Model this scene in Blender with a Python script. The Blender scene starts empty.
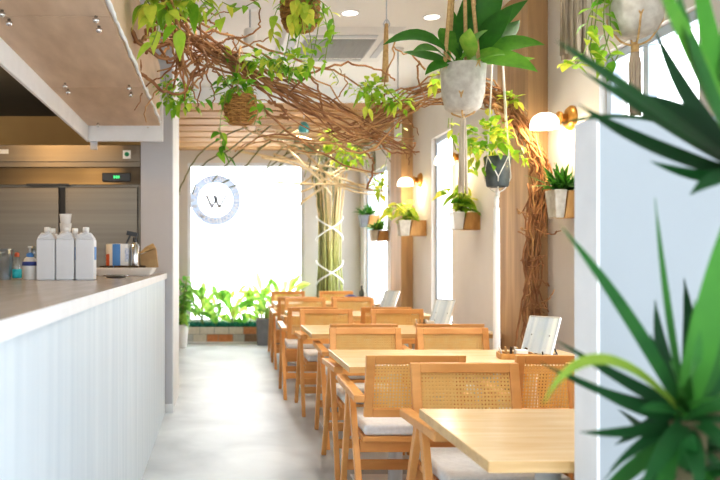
import bpy, math, random
from mathutils import Vector, Matrix, noise
R = random.Random(7)
V = Vector
SC = bpy.context.scene
COL = SC.collection
F, CX, CY, EYE = 780.0, 220.0, 258.0, 1.23
PI = math.pi
def P(px, py, d):
    return V(((px-CX)/F*d, d, EYE-(py-CY)/F*d))
def ru(a, b): return R.uniform(a, b)

# ------------------------------------------------------------------ materials
MATS = {}
def new_mat(name):
    m = bpy.data.materials.new(name); m.use_nodes = True
    nt = m.node_tree; nt.nodes.clear()
    out = nt.nodes.new('ShaderNodeOutputMaterial')
    MATS[name] = m
    return m, nt, out
def principled(nt, out, rough=.5, metal=0., spec=.5):
    b = nt.nodes.new('ShaderNodeBsdfPrincipled')
    b.inputs['Roughness'].default_value = rough
    b.inputs['Metallic'].default_value = metal
    b.inputs['Specular IOR Level'].default_value = spec
    nt.links.new(b.outputs[0], out.inputs[0])
    return b
def c4(c): return (c[0], c[1], c[2], 1.0)
def mat_noise(name, c1, c2, scale=(5,5,5), rough=.5, metal=0., bump=0., spec=.5, detail=4, distortion=0.):
    m, nt, out = new_mat(name)
    b = principled(nt, out, rough, metal, spec)
    tc = nt.nodes.new('ShaderNodeTexCoord'); mp = nt.nodes.new('ShaderNodeMapping')
    mp.inputs['Scale'].default_value = scale
    n = nt.nodes.new('ShaderNodeTexNoise'); n.inputs['Scale'].default_value = 1; n.inputs['Detail'].default_value = detail
    n.inputs['Distortion'].default_value = distortion
    cr = nt.nodes.new('ShaderNodeValToRGB')
    cr.color_ramp.elements[0].color = c4(c1); cr.color_ramp.elements[0].position = .3
    cr.color_ramp.elements[1].color = c4(c2); cr.color_ramp.elements[1].position = .7
    L = nt.links.new
    L(tc.outputs['Object'], mp.inputs[0]); L(mp.outputs[0], n.inputs['Vector']); L(n.outputs['Fac'], cr.inputs[0])
    L(cr.outputs[0], b.inputs['Base Color'])
    if bump:
        bp = nt.nodes.new('ShaderNodeBump'); bp.inputs['Strength'].default_value = bump; bp.inputs['Distance'].default_value = .01
        L(n.outputs['Fac'], bp.inputs['Height']); L(bp.outputs[0], b.inputs['Normal'])
    return m
def plain(name, c, rough=.5, metal=0., spec=.5):
    d = [x*.94 for x in c]
    return mat_noise(name, d, c, (9,9,9), rough, metal, 0, spec)
def emit(name, c, s):
    m, nt, out = new_mat(name)
    e = nt.nodes.new('ShaderNodeEmission'); e.inputs[0].default_value = c4(c); e.inputs[1].default_value = s
    nt.links.new(e.outputs[0], out.inputs[0]); return m
def glassy(name, tint=(1,1,1), refl=.06, rough=.02):
    m, nt, out = new_mat(name)
    t = nt.nodes.new('ShaderNodeBsdfTransparent'); t.inputs[0].default_value = c4(tint)
    g = nt.nodes.new('ShaderNodeBsdfGlossy'); g.inputs['Roughness'].default_value = rough
    mx = nt.nodes.new('ShaderNodeMixShader'); mx.inputs[0].default_value = refl
    L = nt.links.new; L(t.outputs[0], mx.inputs[1]); L(g.outputs[0], mx.inputs[2]); L(mx.outputs[0], out.inputs[0])
    return m
def leaf_mat(name, stops, trans=.3, rough=.4, vary=.35):
    m, nt, out = new_mat(name)
    L = nt.links.new
    at = nt.nodes.new('ShaderNodeAttribute'); at.attribute_name = 'tint'
    tc = nt.nodes.new('ShaderNodeTexCoord')
    n = nt.nodes.new('ShaderNodeTexNoise'); n.inputs['Scale'].default_value = 25
    L(tc.outputs['Object'], n.inputs['Vector'])
    ma = nt.nodes.new('ShaderNodeMath'); ma.operation = 'MULTIPLY_ADD'
    L(n.outputs['Fac'], ma.inputs[0]); ma.inputs[1].default_value = vary; 
    sub = nt.nodes.new('ShaderNodeMath'); sub.operation = 'SUBTRACT'; L(at.outputs['Fac'], sub.inputs[0]); sub.inputs[1].default_value = vary/2
    L(sub.outputs[0], ma.inputs[2])
    cr = nt.nodes.new('ShaderNodeValToRGB')
    els = cr.color_ramp.elements
    els[0].position = stops[0][0]; els[0].color = c4(stops[0][1])
    els[1].position = stops[-1][0]; els[1].color = c4(stops[-1][1])
    for p, c in stops[1:-1]:
        e = els.new(p); e.color = c4(c)
    L(ma.outputs[0], cr.inputs[0])
    b = nt.nodes.new('ShaderNodeBsdfPrincipled'); b.inputs['Roughness'].default_value = rough; b.inputs['Specular IOR Level'].default_value=.28
    L(cr.outputs[0], b.inputs['Base Color'])
    t = nt.nodes.new('ShaderNodeBsdfTranslucent'); L(cr.outputs[0], t.inputs[0])
    mx = nt.nodes.new('ShaderNodeMixShader'); mx.inputs[0].default_value = trans
    L(b.outputs[0], mx.inputs[1]); L(t.outputs[0], mx.inputs[2]); L(mx.outputs[0], out.inputs[0])
    return m

M_wall = mat_noise('wall_plaster', (.70,.66,.615), (.76,.72,.68), (2,2,2), .8)
M_white = plain('white_paint', (.90,.92,.94), .6)
M_ceil = mat_noise('ceiling_paint', (.88,.875,.87), (.91,.905,.90), (1.5,1.5,1.5), .8)
M_part = mat_noise('partition_paint', (.385,.425,.455), (.41,.45,.48), (1.5,1.5,1.5), .7)
M_colm = mat_noise('column_paint', (.58,.58,.61), (.63,.63,.66), (2,2,2), .7)
M_floor = mat_noise('concrete_floor', (.44,.475,.505), (.66,.70,.73), (1.7,1.7,1.7), .45, 0, .03, .5, 9, .6)
M_kwall = mat_noise('kitchen_wall', (.42,.29,.12), (.50,.36,.16), (1.5,1.5,1.5), .6)
M_kceil = mat_noise('kitchen_dark', (.07,.075,.07), (.10,.10,.095), (2,2,2), .7)
M_chair = mat_noise('chair_wood', (.70,.33,.10), (.88,.47,.17), (14,14,3), .35, 0, 0, .5, 6)
M_chairh = mat_noise('chair_wood_rail', (.72,.34,.105), (.90,.485,.18), (3,14,14), .35, 0, 0, .5, 6)
M_cane = leaf_mat('cane_weave', [(0,(.95,.66,.24)),(1,(1,.84,.43))], .45, .5, .8)
M_cush = mat_noise('cushion_fabric', (.70,.70,.71), (.80,.80,.81), (60,60,60), .9, 0, .05)
M_table = mat_noise('table_birch', (.84,.61,.35), (.94,.76,.50), (3,26,8), .22, 0, 0, .5, 7, .5)
M_tedge = mat_noise('table_edge', (.66,.42,.18), (.80,.56,.28), (4,30,60), .35)
M_metalw = plain('white_metal', (.82,.83,.84), .35, 0)
M_pillar = mat_noise('pillar_oak', (.38,.235,.12), (.64,.42,.22), (9,9,.8), .55, 0, .05, .3, 8, .8)
M_slat = mat_noise('ceiling_slat_wood', (.46,.25,.10), (.62,.38,.17), (1.2,12,12), .6, 0, 0, .2, 6)
M_hoodw = mat_noise('canopy_board', (.60,.44,.31), (.76,.59,.44), (10,2.5,10), .5, 0, .02, .4, 8)
M_bolt = plain('steel_bolt', (.75,.76,.78), .2, 1)
M_steel = mat_noise('stainless', (.17,.145,.115), (.21,.18,.14), (.5,6,30), .36, 1, .0)
M_dark = plain('dark_gap', (.02,.02,.022), .5)
M_black = plain('black_plastic', (.03,.032,.035), .35)
M_counterf = mat_noise('counter_front', (.64,.74,.82), (.74,.83,.90), (3,14,.7), .5, 0, .0)
M_countert = mat_noise('counter_top', (.50,.44,.39), (.57,.51,.46), (20,3,3), .22, 0, 0)
M_plastw = plain('white_plastic', (.80,.81,.83), .4)
M_fabpot = mat_noise('pale_pot', (.47,.42,.35), (.64,.60,.52), (28,28,28), .9, 0, .2)
M_darkpot = mat_noise('dark_pot', (.06,.075,.08), (.13,.15,.15), (18,18,18), .6, 0, .1)
M_greypot = mat_noise('grey_pot', (.17,.18,.20), (.24,.25,.27), (10,10,10), .6)
M_cream = plain('ceramic_white', (.86,.85,.83), .35)
M_jute = mat_noise('jute', (.50,.30,.12), (.70,.47,.22), (70,70,70), .9, 0, .2)
M_grojute = mat_noise('weathered_jute', (.30,.23,.16), (.48,.39,.29), (60,60,6), .9, 0, .2)
M_cotton = mat_noise('cotton', (.84,.80,.72), (.93,.90,.84), (60,60,8), .9, 0, .1)
M_cottonw = mat_noise('white_fringe', (.93,.93,.92), (.97,.97,.96), (60,60,8), .9)
M_cottonj = mat_noise('jute_fringe', (.62,.52,.38), (.80,.70,.55), (60,60,6), .9, 0, .2)
M_rattan = mat_noise('rattan', (.30,.13,.03), (.62,.33,.10), (30,30,70), .6, 0, .3)
M_woodblk = mat_noise('wood_block', (.46,.22,.06), (.66,.38,.13), (30,8,8), .5)
M_branch = mat_noise('vine_bark', (.20,.08,.03), (.48,.24,.10), (11,11,11), .8, 0, .2)
M_branch2 = mat_noise('vine_bark_pale', (.36,.17,.065), (.64,.37,.16), (9,9,9), .8, 0, .2)
M_brass = mat_noise('aged_brass', (.55,.26,.05), (.72,.38,.09), (20,20,20), .35, .6)
M_glow = emit('lamp_opal', (1.0,.9,.72), 2.0)
M_glowm = emit('downlight_glow', (1.0,.95,.85), 6)
M_soil = mat_noise('soil', (.05,.03,.02), (.12,.08,.05), (40,40,40), .9)
M_glass = glassy('window_glass', (.98,.99,1), .05)
M_sleeve = glassy('clear_sleeve', (.99,1,1), .05, .05)
M_acry = glassy('clear_plastic', (.90,.94,.96), .12, .05)
M_frame = plain('window_frame', (.80,.82,.86), .4)
M_frameg = plain('window_frame_grey', (.52,.60,.70), .4)
M_decalw = plain('decal_white', (.97,.98,1), .8)
def decal():
    m,nt,out=new_mat('decal_blue'); L=nt.links.new
    a=nt.nodes.new('ShaderNodeBsdfDiffuse'); a.inputs[0].default_value=(.42,.52,.68,1)
    b=nt.nodes.new('ShaderNodeBsdfTranslucent'); b.inputs[0].default_value=(.075,.085,.105,1)
    c=nt.nodes.new('ShaderNodeAddShader'); L(a.outputs[0],c.inputs[0]); L(b.outputs[0],c.inputs[1]); L(c.outputs[0],out.inputs[0]); return m
M_decal = decal()
M_mortar = plain('mortar', (.34,.33,.31), .9)
M_brk = [mat_noise('brick_grey', (.50,.51,.51), (.60,.61,.61), (20,20,20), .9),
         mat_noise('brick_orange', (.58,.24,.10), (.70,.34,.17), (20,20,20), .9),
         mat_noise('brick_brown', (.32,.20,.14), (.42,.28,.20), (20,20,20), .9),
         mat_noise('brick_sand', (.62,.58,.50), (.72,.68,.60), (20,20,20), .9)]
M_cardb = mat_noise('kraft_paper', (.45,.28,.13), (.58,.39,.2), (12,12,12), .8)
M_teal = plain('teal_plastic', (.03,.50,.55), .4)
M_blue = plain('blue_print', (.10,.30,.70), .5)
M_navy = plain('navy_print', (.05,.09,.35), .5)
M_red = plain('red_print', (.65,.14,.06), .5)
M_orange = mat_noise('orange_cloth', (.75,.14,.03), (.9,.85,.8), (22,22,22), .9)
M_green_led = emit('green_led', (.1,.9,.25), 1.2)
M_bluefrost = glassy('frosted_cup', (.78,.86,.93), .25, .35)
M_pvine = mat_noise('green_stem', (.16,.26,.05), (.32,.40,.10), (9,9,9), .6)
M_page_reflection = mat_noise('menu_page', (.55,.64,.75), (1,1,1), (26,.6,.6), .2, 0, 0, .5, 1)  # blue-grey bands paint the window reflection into the page colour
M_acw = plain('ac_white', (.84,.84,.84), .5)
M_acg = plain('ac_grille', (.42,.43,.44), .6)
M_sign = plain('exterior_grey', (.55,.57,.62), .5)
M_ext = plain('exterior_ground', (.82,.82,.82), .9)
M_extb = plain('exterior_building', (.86,.86,.88), .9)

POTHOS = [(0,(.05,.18,.015)),(.3,(.13,.38,.03)),(.6,(.36,.60,.05)),(.85,(.66,.74,.10)),(1,(.90,.84,.15))]
M_leaf = leaf_mat('pothos_leaf', POTHOS, .38, .35)
M_broad = leaf_mat('broad_leaf', [(0,(.02,.09,.012)),(.4,(.05,.20,.02)),(.7,(.17,.40,.04)),(1,(.50,.65,.12))], .3, .4)
M_yucca = leaf_mat('yucca_leaf', [(0,(.005,.035,.012)),(.4,(.015,.10,.022)),(.7,(.07,.26,.03)),(.9,(.26,.36,.05)),(1,(.42,.33,.09))], .25, .5, .12)
M_outl = leaf_mat('window_plant_leaf', [(0,(.07,.26,.05)),(.4,(.22,.52,.10)),(.7,(.50,.75,.18)),(1,(.85,.9,.25))], .5, .4)
M_grass = leaf_mat('teal_grass_blade', [(0,(.01,.13,.09)),(.5,(.02,.26,.18)),(1,(.08,.42,.30))], .2, .6)

def stem_mat():
    m, nt, out = new_mat('willow_stem')
    b = principled(nt, out, .5)
    tc = nt.nodes.new('ShaderNodeNewGeometry'); sp = nt.nodes.new('ShaderNodeSeparateXYZ')
    n = nt.nodes.new('ShaderNodeTexNoise'); n.inputs['Scale'].default_value = 9
    mr = nt.nodes.new('ShaderNodeMapRange'); mr.inputs[1].default_value = .6; mr.inputs[2].default_value = 2.7
    ad = nt.nodes.new('ShaderNodeMath'); ad.operation = 'MULTIPLY_ADD'; ad.inputs[1].default_value = .7
    cr = nt.nodes.new('ShaderNodeValToRGB')
    e = cr.color_ramp.elements
    e[0].position = .2; e[0].color = (.20,.26,.06,1); e[1].position = 1.25; e[1].color = (.80,.62,.34,1)
    k = e.new(.7); k.color = (.46,.46,.16,1)
    L = nt.links.new
    L(tc.outputs['Position'], sp.inputs[0]); L(sp.outputs['Z'], mr.inputs[0]); L(n.outputs['Fac'], ad.inputs[0]); L(mr.outputs[0], ad.inputs[2])
    L(ad.outputs[0], cr.inputs[0]); L(cr.outputs[0], b.inputs['Base Color'])
    return m
M_stem = stem_mat()
M_stem2 = mat_noise('dark_willow', (.10,.12,.03), (.26,.25,.09), (5,5,3), .6)
M_palestem = mat_noise('pale_cane', (.70,.54,.30), (.90,.76,.50), (6,6,6), .5)

# ------------------------------------------------------------------ builders
WO = {}       # world offset of every parent
class MB:
    def __init__(s): s.v=[]; s.f=[]; s.m=[]; s.t=[]; s.smooth=[]
    def add(s, vs, fs, mi=0, tint=.5, smooth=False):
        o = len(s.v); s.v += [V(x) for x in vs]
        s.t += (tint if isinstance(tint, list) else [tint]*len(vs))
        for f in fs: s.f.append([i+o for i in f]); s.m.append(mi); s.smooth.append(smooth)
    def box(s, lo, hi, mi=0, mat=None):
        x0,y0,z0 = lo; x1,y1,z1 = hi
        vs = [(x0,y0,z0),(x1,y0,z0),(x1,y1,z0),(x0,y1,z0),(x0,y0,z1),(x1,y0,z1),(x1,y1,z1),(x0,y1,z1)]
        if mat: vs = [mat @ V(q) for q in vs]
        s.add(vs, [(0,3,2,1),(4,5,6,7),(0,1,5,4),(1,2,6,5),(2,3,7,6),(3,0,4,7)], mi)
    def hexa(s, bottom, top, mi=0):      # 4 bottom, 4 top points, counter-clockwise
        s.add(list(bottom)+list(top), [(0,3,2,1),(4,5,6,7),(0,1,5,4),(1,2,6,5),(2,3,7,6),(3,0,4,7)], mi)
    def bar(s, a, b, w, h, mi=0, up=V((0,0,1))):
        a=V(a); b=V(b); d=(b-a).normalized(); sx=d.cross(up)
        if sx.length<1e-4: sx=V((1,0,0))
        sx.normalize(); uz=sx.cross(d).normalized()
        q=lambda p,i,j: p+sx*(w/2*i)+uz*(h/2*j)
        s.hexa([q(a,-1,-1),q(a,1,-1),q(b,1,-1),q(b,-1,-1)],[q(a,-1,1),q(a,1,1),q(b,1,1),q(b,-1,1)],mi)
    def lathe(s, prof, n=20, mi=0, at=(0,0,0), M=None, cap0=True, cap1=True):
        at=V(at); vs=[]
        for r,z in prof:
            for k in range(n):
                p=V((r*math.cos(2*PI*k/n), r*math.sin(2*PI*k/n), z))
                vs.append((M@p if M else p)+at)
        fs=[]
        for i in range(len(prof)-1):
            for k in range(n):
                fs.append((i*n+k, i*n+(k+1)%n, (i+1)*n+(k+1)%n, (i+1)*n+k))
        if cap0: fs.append(tuple(range(n))[::-1])
        if cap1: fs.append(tuple((len(prof)-1)*n+k for k in range(n)))
        s.add(vs, fs, mi, smooth=True)
    def tube(s, pts, rad, n=6, mi=0, tint=.5):
        pts=[V(p) for p in pts]; N=len(pts)
        if not isinstance(rad,(list,tuple)): rad=[rad]*N
        vs=[]; up=V((.13,.2,1)).normalized(); sx=None
        for i,p in enumerate(pts):
            d=(pts[min(i+1,N-1)]-pts[max(i-1,0)])
            if d.length<1e-7: d=V((0,0,1))
            d.normalize()
            if sx is None:
                sx=d.cross(up)
                if sx.length<1e-3: sx=d.cross(V((1,0,0)))
            else: sx=sx-d*sx.dot(d)
            if sx.length<1e-5: sx=d.cross(V((.3,1,.2)))
            sx.normalize(); uz=d.cross(sx)
            for k in range(n):
                a=2*PI*k/n; vs.append(p+sx*(math.cos(a)*rad[i])+uz*(math.sin(a)*rad[i]))
        fs=[]
        for i in range(N-1):
            for k in range(n): fs.append((i*n+k,i*n+(k+1)%n,(i+1)*n+(k+1)%n,(i+1)*n+k))
        fs.append(tuple(range(n))[::-1]); fs.append(tuple((N-1)*n+k for k in range(n)))
        s.add(vs,fs,mi,tint,True)
    def blade(s, pts, W, nrm, tint=.5, prof=None, fold=.18, mi=0):
        pts=[V(p) for p in pts]; N=len(pts); vs=[]
        prof = prof or [0.5,1,.9,.6,0]
        for i,p in enumerate(pts):
            t=i/(N-1); x=t*(len(prof)-1); j=min(int(x),len(prof)-2); w=prof[j]+(prof[j+1]-prof[j])*(x-j)
            d=(pts[min(i+1,N-1)]-pts[max(i-1,0)]).normalized()
            sd=d.cross(nrm)
            if sd.length<1e-4: sd=d.cross(V((1,.2,.1)))
            sd.normalize(); n2=sd.cross(d)
            hw=max(w*W/2,.0006)
            vs += [p-sd*hw+n2*(fold*hw), p, p+sd*hw+n2*(fold*hw)]
        fs=[]
        for i in range(N-1):
            a=i*3; fs += [(a,a+1,a+4,a+3),(a+1,a+2,a+5,a+4)]
        s.add(vs,fs,mi,tint,True)
    def leaf(s, base, d, L, W, droop=.4, tint=.5, nrm=None, prof=(.15,.95,1,.8,.45,0), nseg=6, fold=.25, mi=0):
        d=V(d).normalized(); base=V(base)
        pts=[base+d*(L*i/nseg)+V((0,0,-1))*(droop*L*(i/nseg)**2) for i in range(nseg+1)]
        n=nrm or V((ru(-.5,.5),ru(-.7,.1),1)).normalized()
        s.blade(pts, W, n, tint, list(prof), fold, mi)
    def build(s, name, mats, parent=None, bevel=0, seg=2, label=None):
        me = bpy.data.meshes.new(name)
        off = WO.get(parent.name, V((0,0,0))) if parent else V((0,0,0))
        me.from_pydata([tuple(v-off) for v in s.v], [], s.f)
        if not isinstance(mats,(list,tuple)): mats=[mats]
        for m in mats: me.materials.append(m)
        for p,mi,sm in zip(me.polygons, s.m, s.smooth): p.material_index=mi; p.use_smooth=sm
        a = me.attributes.new('tint','FLOAT','POINT')
        a.data.foreach_set('value', s.t)
        me.update()
        o = bpy.data.objects.new(name, me); COL.objects.link(o)
        if parent: o.parent=parent; 
        WO[o.name]=off.copy()
        if bevel:
            b=o.modifiers.new('bevel','BEVEL'); b.width=bevel; b.segments=seg; b.limit_method='ANGLE'
        if label: o['label']=label
        return o
def tag(o, label, cat, group=None, kind=None):
    o['label']=label; o['category']=cat
    if group: o['group']=group
    if kind: o['kind']=kind
    return o
def thing(name, label, cat, loc=(0,0,0), group=None):
    o = bpy.data.objects.new(name, None); COL.objects.link(o); o.location=loc; o.empty_display_size=.1
    WO[o.name]=V(loc); return tag(o,label,cat,group)
def struct(o, label=None, cat=None):
    o['kind']='structure'
    if label: o['label']=label
    if cat: o['category']=cat
    return o
def dup(root, loc, rz=None, label=None, scale=None):
    def cp(o, par):
        c=o.copy(); COL.objects.link(c)
        if par: c.parent=par
        for ch in KIDS.get(o.name, []): cp(ch, c)
        return c
    KIDS={}
    for o in bpy.data.objects:
        if o.parent: KIDS.setdefault(o.parent.name, []).append(o)
    r=cp(root,None); r.location=loc
    if rz is not None: r.rotation_euler=(0,0,rz)
    if scale: r.scale=scale
    if label: r['label']=label
    return r
def catmull(pts, per=6):
    pts=[V(p) for p in pts]; out=[]
    for i in range(len(pts)-1):
        p0=pts[max(i-1,0)]; p1=pts[i]; p2=pts[i+1]; p3=pts[min(i+2,len(pts)-1)]
        for k in range(per):
            t=k/per
            out.append(.5*((2*p1)+(p2-p0)*t+(2*p0-5*p1+4*p2-p3)*t*t+(3*p1-p0-3*p2+p3)*t**3))
    out.append(pts[-1]); return out
def rv(s): return V((R.gauss(0,s),R.gauss(0,s),R.gauss(0,s)))
def bx(lo,hi):
    m=MB(); m.box(lo,hi); return m
def wall_holes(axis, a0, a1, fixed0, fixed1, z0, z1, holes, mat, name):
    """a wall along an axis with rectangular openings (a,b,zlo,zhi)"""
    m=MB()
    def put(u0,u1,w0,w1):
        if u1-u0<1e-4 or w1-w0<1e-4: return
        if axis=='y': m.box((fixed0,u0,w0),(fixed1,u1,w1))
        else: m.box((u0,fixed0,w0),(u1,fixed1,w1))
    cur=a0
    for (h0,h1,l0,l1) in sorted(holes):
        put(cur,h0,z0,z1); put(h0,h1,z0,l0); put(h0,h1,l1,z1); cur=h1
    put(cur,a1,z0,z1)
    return struct(m.build(name,mat))

# ------------------------------------------------------------------ room shell
WX=2.12; BY=11.8; CZ=3.0; SZ=2.86; SY=8.1
struct(bx((-3,-1,-.1),(2.3,12,0)).build('floor',M_floor))
struct(bx((-3,-1,CZ),(2.3,SY,CZ+.1)).build('ceiling',M_ceil))
# slatted wooden ceiling at the far end: white backing with boards
m=MB(); m.box((-3,SY,SZ+.02),(2.3,12,CZ+.1),0)
y=SY+.12
while y<BY-.1:
    m.box((-3,y,SZ),(WX,min(y+.37,BY),SZ+.018),1); y+=.47
m.box((-3,SY-.02,SZ-.01),(WX,SY+.05,CZ-.001),0)
struct(m.build('ceiling_slatted',[M_white,M_slat]))
W_R=[(9.9,11.45,.3,2.42),(7.13,7.82,.3,2.42),(3.45,4.36,.3,2.36)]
wall_holes('y',-1,12,WX,WX+.16,0,CZ,W_R,M_wall,'wall_right')
wall_holes('x',-3,2.28,BY,BY+.16,0,CZ,[(-.49,1.28,.25,2.67)],M_wall,'wall_back')
struct(bx((-3.1,-1,0),(-3,12,CZ)).build('wall_left',M_wall))
struct(bx((-.63,6.2,0),(-.38,7.06,CZ)).build('wall_column',M_colm))
m=MB(); m.box((-.381,6.21,0),(-.372,7.07,CZ)); struct(m.build('column_lit_side',M_white))  # white sheet over the column side, colours in its lit face
m=MB(); m.box((-.64,6.185,0),(-.372,6.199,.07)); struct(m.build('baseboard_column',M_white))
struct(bx((-3,7.15,0),(-.63,7.25,CZ)).build('wall_kitchen',M_kwall))
struct(bx((-3,1.0,2.53),(-.97,7.15,2.6)).build('ceiling_kitchen',M_kceil))
struct(bx((.926,1.9,0),(WX,2.02,1.575)).build('wall_partition',M_part)); struct(bx((.918,1.9,0),(.9255,2.02,1.575)).build('partition_lit_end',M_white))  # white end board colours in the light on the partition's end face
m=MB(); m.box((-.6,BY-.02,0),(WX,BY,.09)); struct(m.build('baseboard_back',M_white))
m=MB(); m.box((WX-.015,2.05,0),(WX,5.04,.09)); m.box((WX-.015,5.6,0),(WX,BY,.09)); struct(m.build('baseboard_right',M_white))
# wooden pillars on the right wall
for (y0,y1,lab) in ((5.04,5.60,'broad oak-faced pillar behind the twisted vine bundle'),(8.57,9.1,'far oak-faced pillar beside the far brass sconce')):
    o=bx((WX-.13,y0,0),(WX,y1,CZ)).build('wooden_pillar',M_pillar,bevel=.004); struct(o,lab,'pillar')
# windows
def window(n, axis, a0,a1,z0,z1, f0, mull=()):
    fr=MB(); g=MB(); w=.05
    def b(mb,u0,u1,zz0,zz1,d0,d1):
        if axis=='y': mb.box((f0+d0,u0,zz0),(f0+d1,u1,zz1))
        else: mb.box((u0,f0+d0,zz0),(u1,f0+d1,zz1))
    b(fr,a0,a0+w,z0,z1,.04,.10); b(fr,a1-w,a1,z0,z1,.04,.10); b(fr,a0+w,a1-w,z0,z0+w,.04,.10); b(fr,a0+w,a1-w,z1-w,z1,.04,.10)
    for q in mull: b(fr,q-w/2,q+w/2,z0+w,z1-w,.045,.095)
    o=struct(fr.build('window_%d'%n, M_frameg if axis=='y' else M_frame, bevel=.004))
    b(g,a0+w,a1-w,z0+w,z1-w,.068,.074)
    g.build('glass_pane',M_glass,o)
    return o
wb=window(1,'x',-.49,1.28,.25,2.67,BY)
window(2,'y',*W_R[0],WX,(10.7,)); window(3,'y',*W_R[1],WX); window(4,'y',*W_R[2],WX,(3.97,))
# round logo decal on the back pane (seen mirrored from inside)
lc=P(215.5,200,11.86); 
m=MB()
def ring(m,r0,r1,n=64):
    vs=[];fs=[]
    for k in range(n):
        a=2*PI*k/n
        vs += [lc+V((r0*math.cos(a),0,r0*math.sin(a))), lc+V((r1*math.cos(a),0,r1*math.sin(a)))]
    for k in range(n):
        j=(k+1)%n; fs.append((2*k,2*k+1,2*j+1,2*j))
    m.add(vs,fs)
ring(m,.262,.385)
m_ring=m; m=MB()
def stroke(m,a,b,w):
    a=lc+V((a[0],0,a[1])); b=lc+V((b[0],0,b[1])); dd=(b-a).normalized(); nn=V((-dd.z,0,dd.x))*(w/2); m.add([a-nn,b-nn,b+nn,a+nn],[(0,1,2,3)])
for (a,b,w) in (((-.14,.07),(-.05,-.12),.05),((-.05,-.12),(.02,.05),.036),((-.02,.07),(.06,-.12),.05),((.06,-.12),(.16,.07),.036),((.02,.07),(.06,.07),.018),((-.17,.07),(-.11,.07),.012),((.13,.07),(.19,.07),.012),((-.05,.07),(.01,.07),.012)):
    stroke(m,a,b,w)
m_mono=m; m=m_ring
dec=m.build('window_logo',M_decal); tag(dec,'round pale blue logo with W and ring of letters on the back window','logo')
WO[dec.name]=V((0,0,0)); m_mono.build('monogram',plain('monogram_blue',(.62,.70,.86),.7),dec)
def arc_text(txt, r, a_mid, span, inward):
    n=len(txt)
    for i,ch in enumerate(txt):
        if ch==' ': continue
        cu=bpy.data.curves.new('letter','FONT'); cu.body=ch; cu.size=.10; cu.align_x='CENTER'; cu.align_y='CENTER'; cu.materials.append(M_decal); cu.offset=.002
        tmp=bpy.data.objects.new('letter_curve',cu); COL.objects.link(tmp)
        me=bpy.data.meshes.new_from_object(tmp.evaluated_get(bpy.context.evaluated_depsgraph_get()))
        bpy.data.objects.remove(tmp); bpy.data.curves.remove(cu)
        me.materials.clear(); me.materials.append(M_decalw)
        o=bpy.data.objects.new('letter',me); COL.objects.link(o)
        a=a_mid+ (span*(i/(n-1)-.5))*(1 if inward else -1)
        # angle measured as seen from outside; mirrored in x for the inside view
        p=lc+V((-r*math.cos(a),-.004,r*math.sin(a)))
        rot=(a-PI/2) if not inward else (a+PI/2)
        Mt=Matrix.Translation(p) @ Matrix.Rotation(PI,4,'Z') @ Matrix.Rotation(PI/2,4,'X') @ Matrix.Rotation(rot,4,'Z')
        o.matrix_world=Mt; o.parent=dec
arc_text('WEST WOOD CAFE',.322,PI/2,math.radians(215),False)
arc_text('ROGENDOMA',.322,-PI/2,math.radians(105),True)
# ------------------------------------------------------------------ outside
struct(bx((-60,12.1,-.3),(60,90,-.25)).build('ground_outside',M_ext)); struct(bx((2.4,-10,-.3),(40,12.1,-.25)).build('ground_side',M_ext))
t=thing('building','pale low building with faint bluish windows seen beyond the back window','building',P(215,300,40)*1)
o0=V((-6,40,-.25))
m=MB(); m.box((-9,42,-.25),(12,48,3.2)); m.build('wall',M_extb,t)
m=MB(); m.hexa([(-9.4,41.6,3.2),(12.4,41.6,3.2),(12.4,48,3.2),(-9.4,48,3.2)],[(-9.4,44,4.3),(12.4,44,4.3),(12.4,46,4.3),(-9.4,46,4.3)]); m.build('roof',M_extb,t)
for x in (-3.5,1.2,3.6):
    m=MB(); m.box((x,41.95,.4),(x+.9,42.05,2.0)); m.build('window',M_sign,t)
t=thing('sign_stand','slim white frame stand with dark top bar outside the back window','sign',(1.45,14.2,-.25))
m=MB(); b=(1.45,14.2,-.25)
for x in (1.30,1.62): m.bar((x,14.2,-.25),(x,14.2,1.0),.03,.03)
m.build('post',M_metalw,t)
m=MB(); m.tube(catmull([(1.28,14.2,.72),(1.30,14.2,.80),(1.46,14.2,.82),(1.62,14.2,.80),(1.64,14.2,.72)],4),.03,6); m.build('top_bar',M_greypot,t)
m=MB(); m.box((1.33,14.19,-.1),(1.59,14.21,.6)); m.build('panel',M_plastw,t)

# ------------------------------------------------------------------ counter + canopy + fridge
t=thing('service_counter','long white service counter along the aisle with grey worktop','counter',(-.435,3,0))
m=MB(); m.box((-1.45,-.5,0),(-.435,6.17,1.07)); m.build('front_panel',M_counterf,t,label='pale bluish white brushed front panel')
m=MB(); m.box((-1.47,-.5,1.07),(-.425,6.18,1.11),0); m.build('worktop',M_countert,t,bevel=.004)
m=MB(); m.box((-.4265,-.5,1.068),(-.4205,6.18,1.109)); m.build('edge_strip',M_white,t)

t=thing('overhead_canopy','boxed wooden overhead canopy with white rim above the counter','canopy',(-.7,4,2.19))
HX0,HX1,HE,HZ=-.955,-.435,5.66,2.19
m=MB()
ys=[-.5,.5,1.8,3.1,4.39,HE]
for a,b in zip(ys,ys[1:]): m.box((HX0,a+.004,HZ),(HX1,b-.004,HZ+.02))
m.build('soffit_board',M_hoodw,t)
m=MB(); m.box((HX1-.02,-.5,HZ+.021),(HX1,HE,2.62)); m.build('side_board',M_hoodw,t)
m=MB(); m.box((HX0-.02,-.5,2.08),(HX0,HE,2.53)); m.box((HX0-.02,HE,2.08),(HX1+.02,HE+.05,2.45)); m.build('white_rim',M_white,t,bevel=.003)
m=MB()
pts=[V((HX1+.012,y,HZ+.005+ru(-.008,.012))) for y in [(-.5+k*.06) for k in range(int(6.1/.06))]]
m.tube(pts,[ru(.005,.012) for _ in pts],5); m.build('rough_edge',M_white,t)
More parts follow.
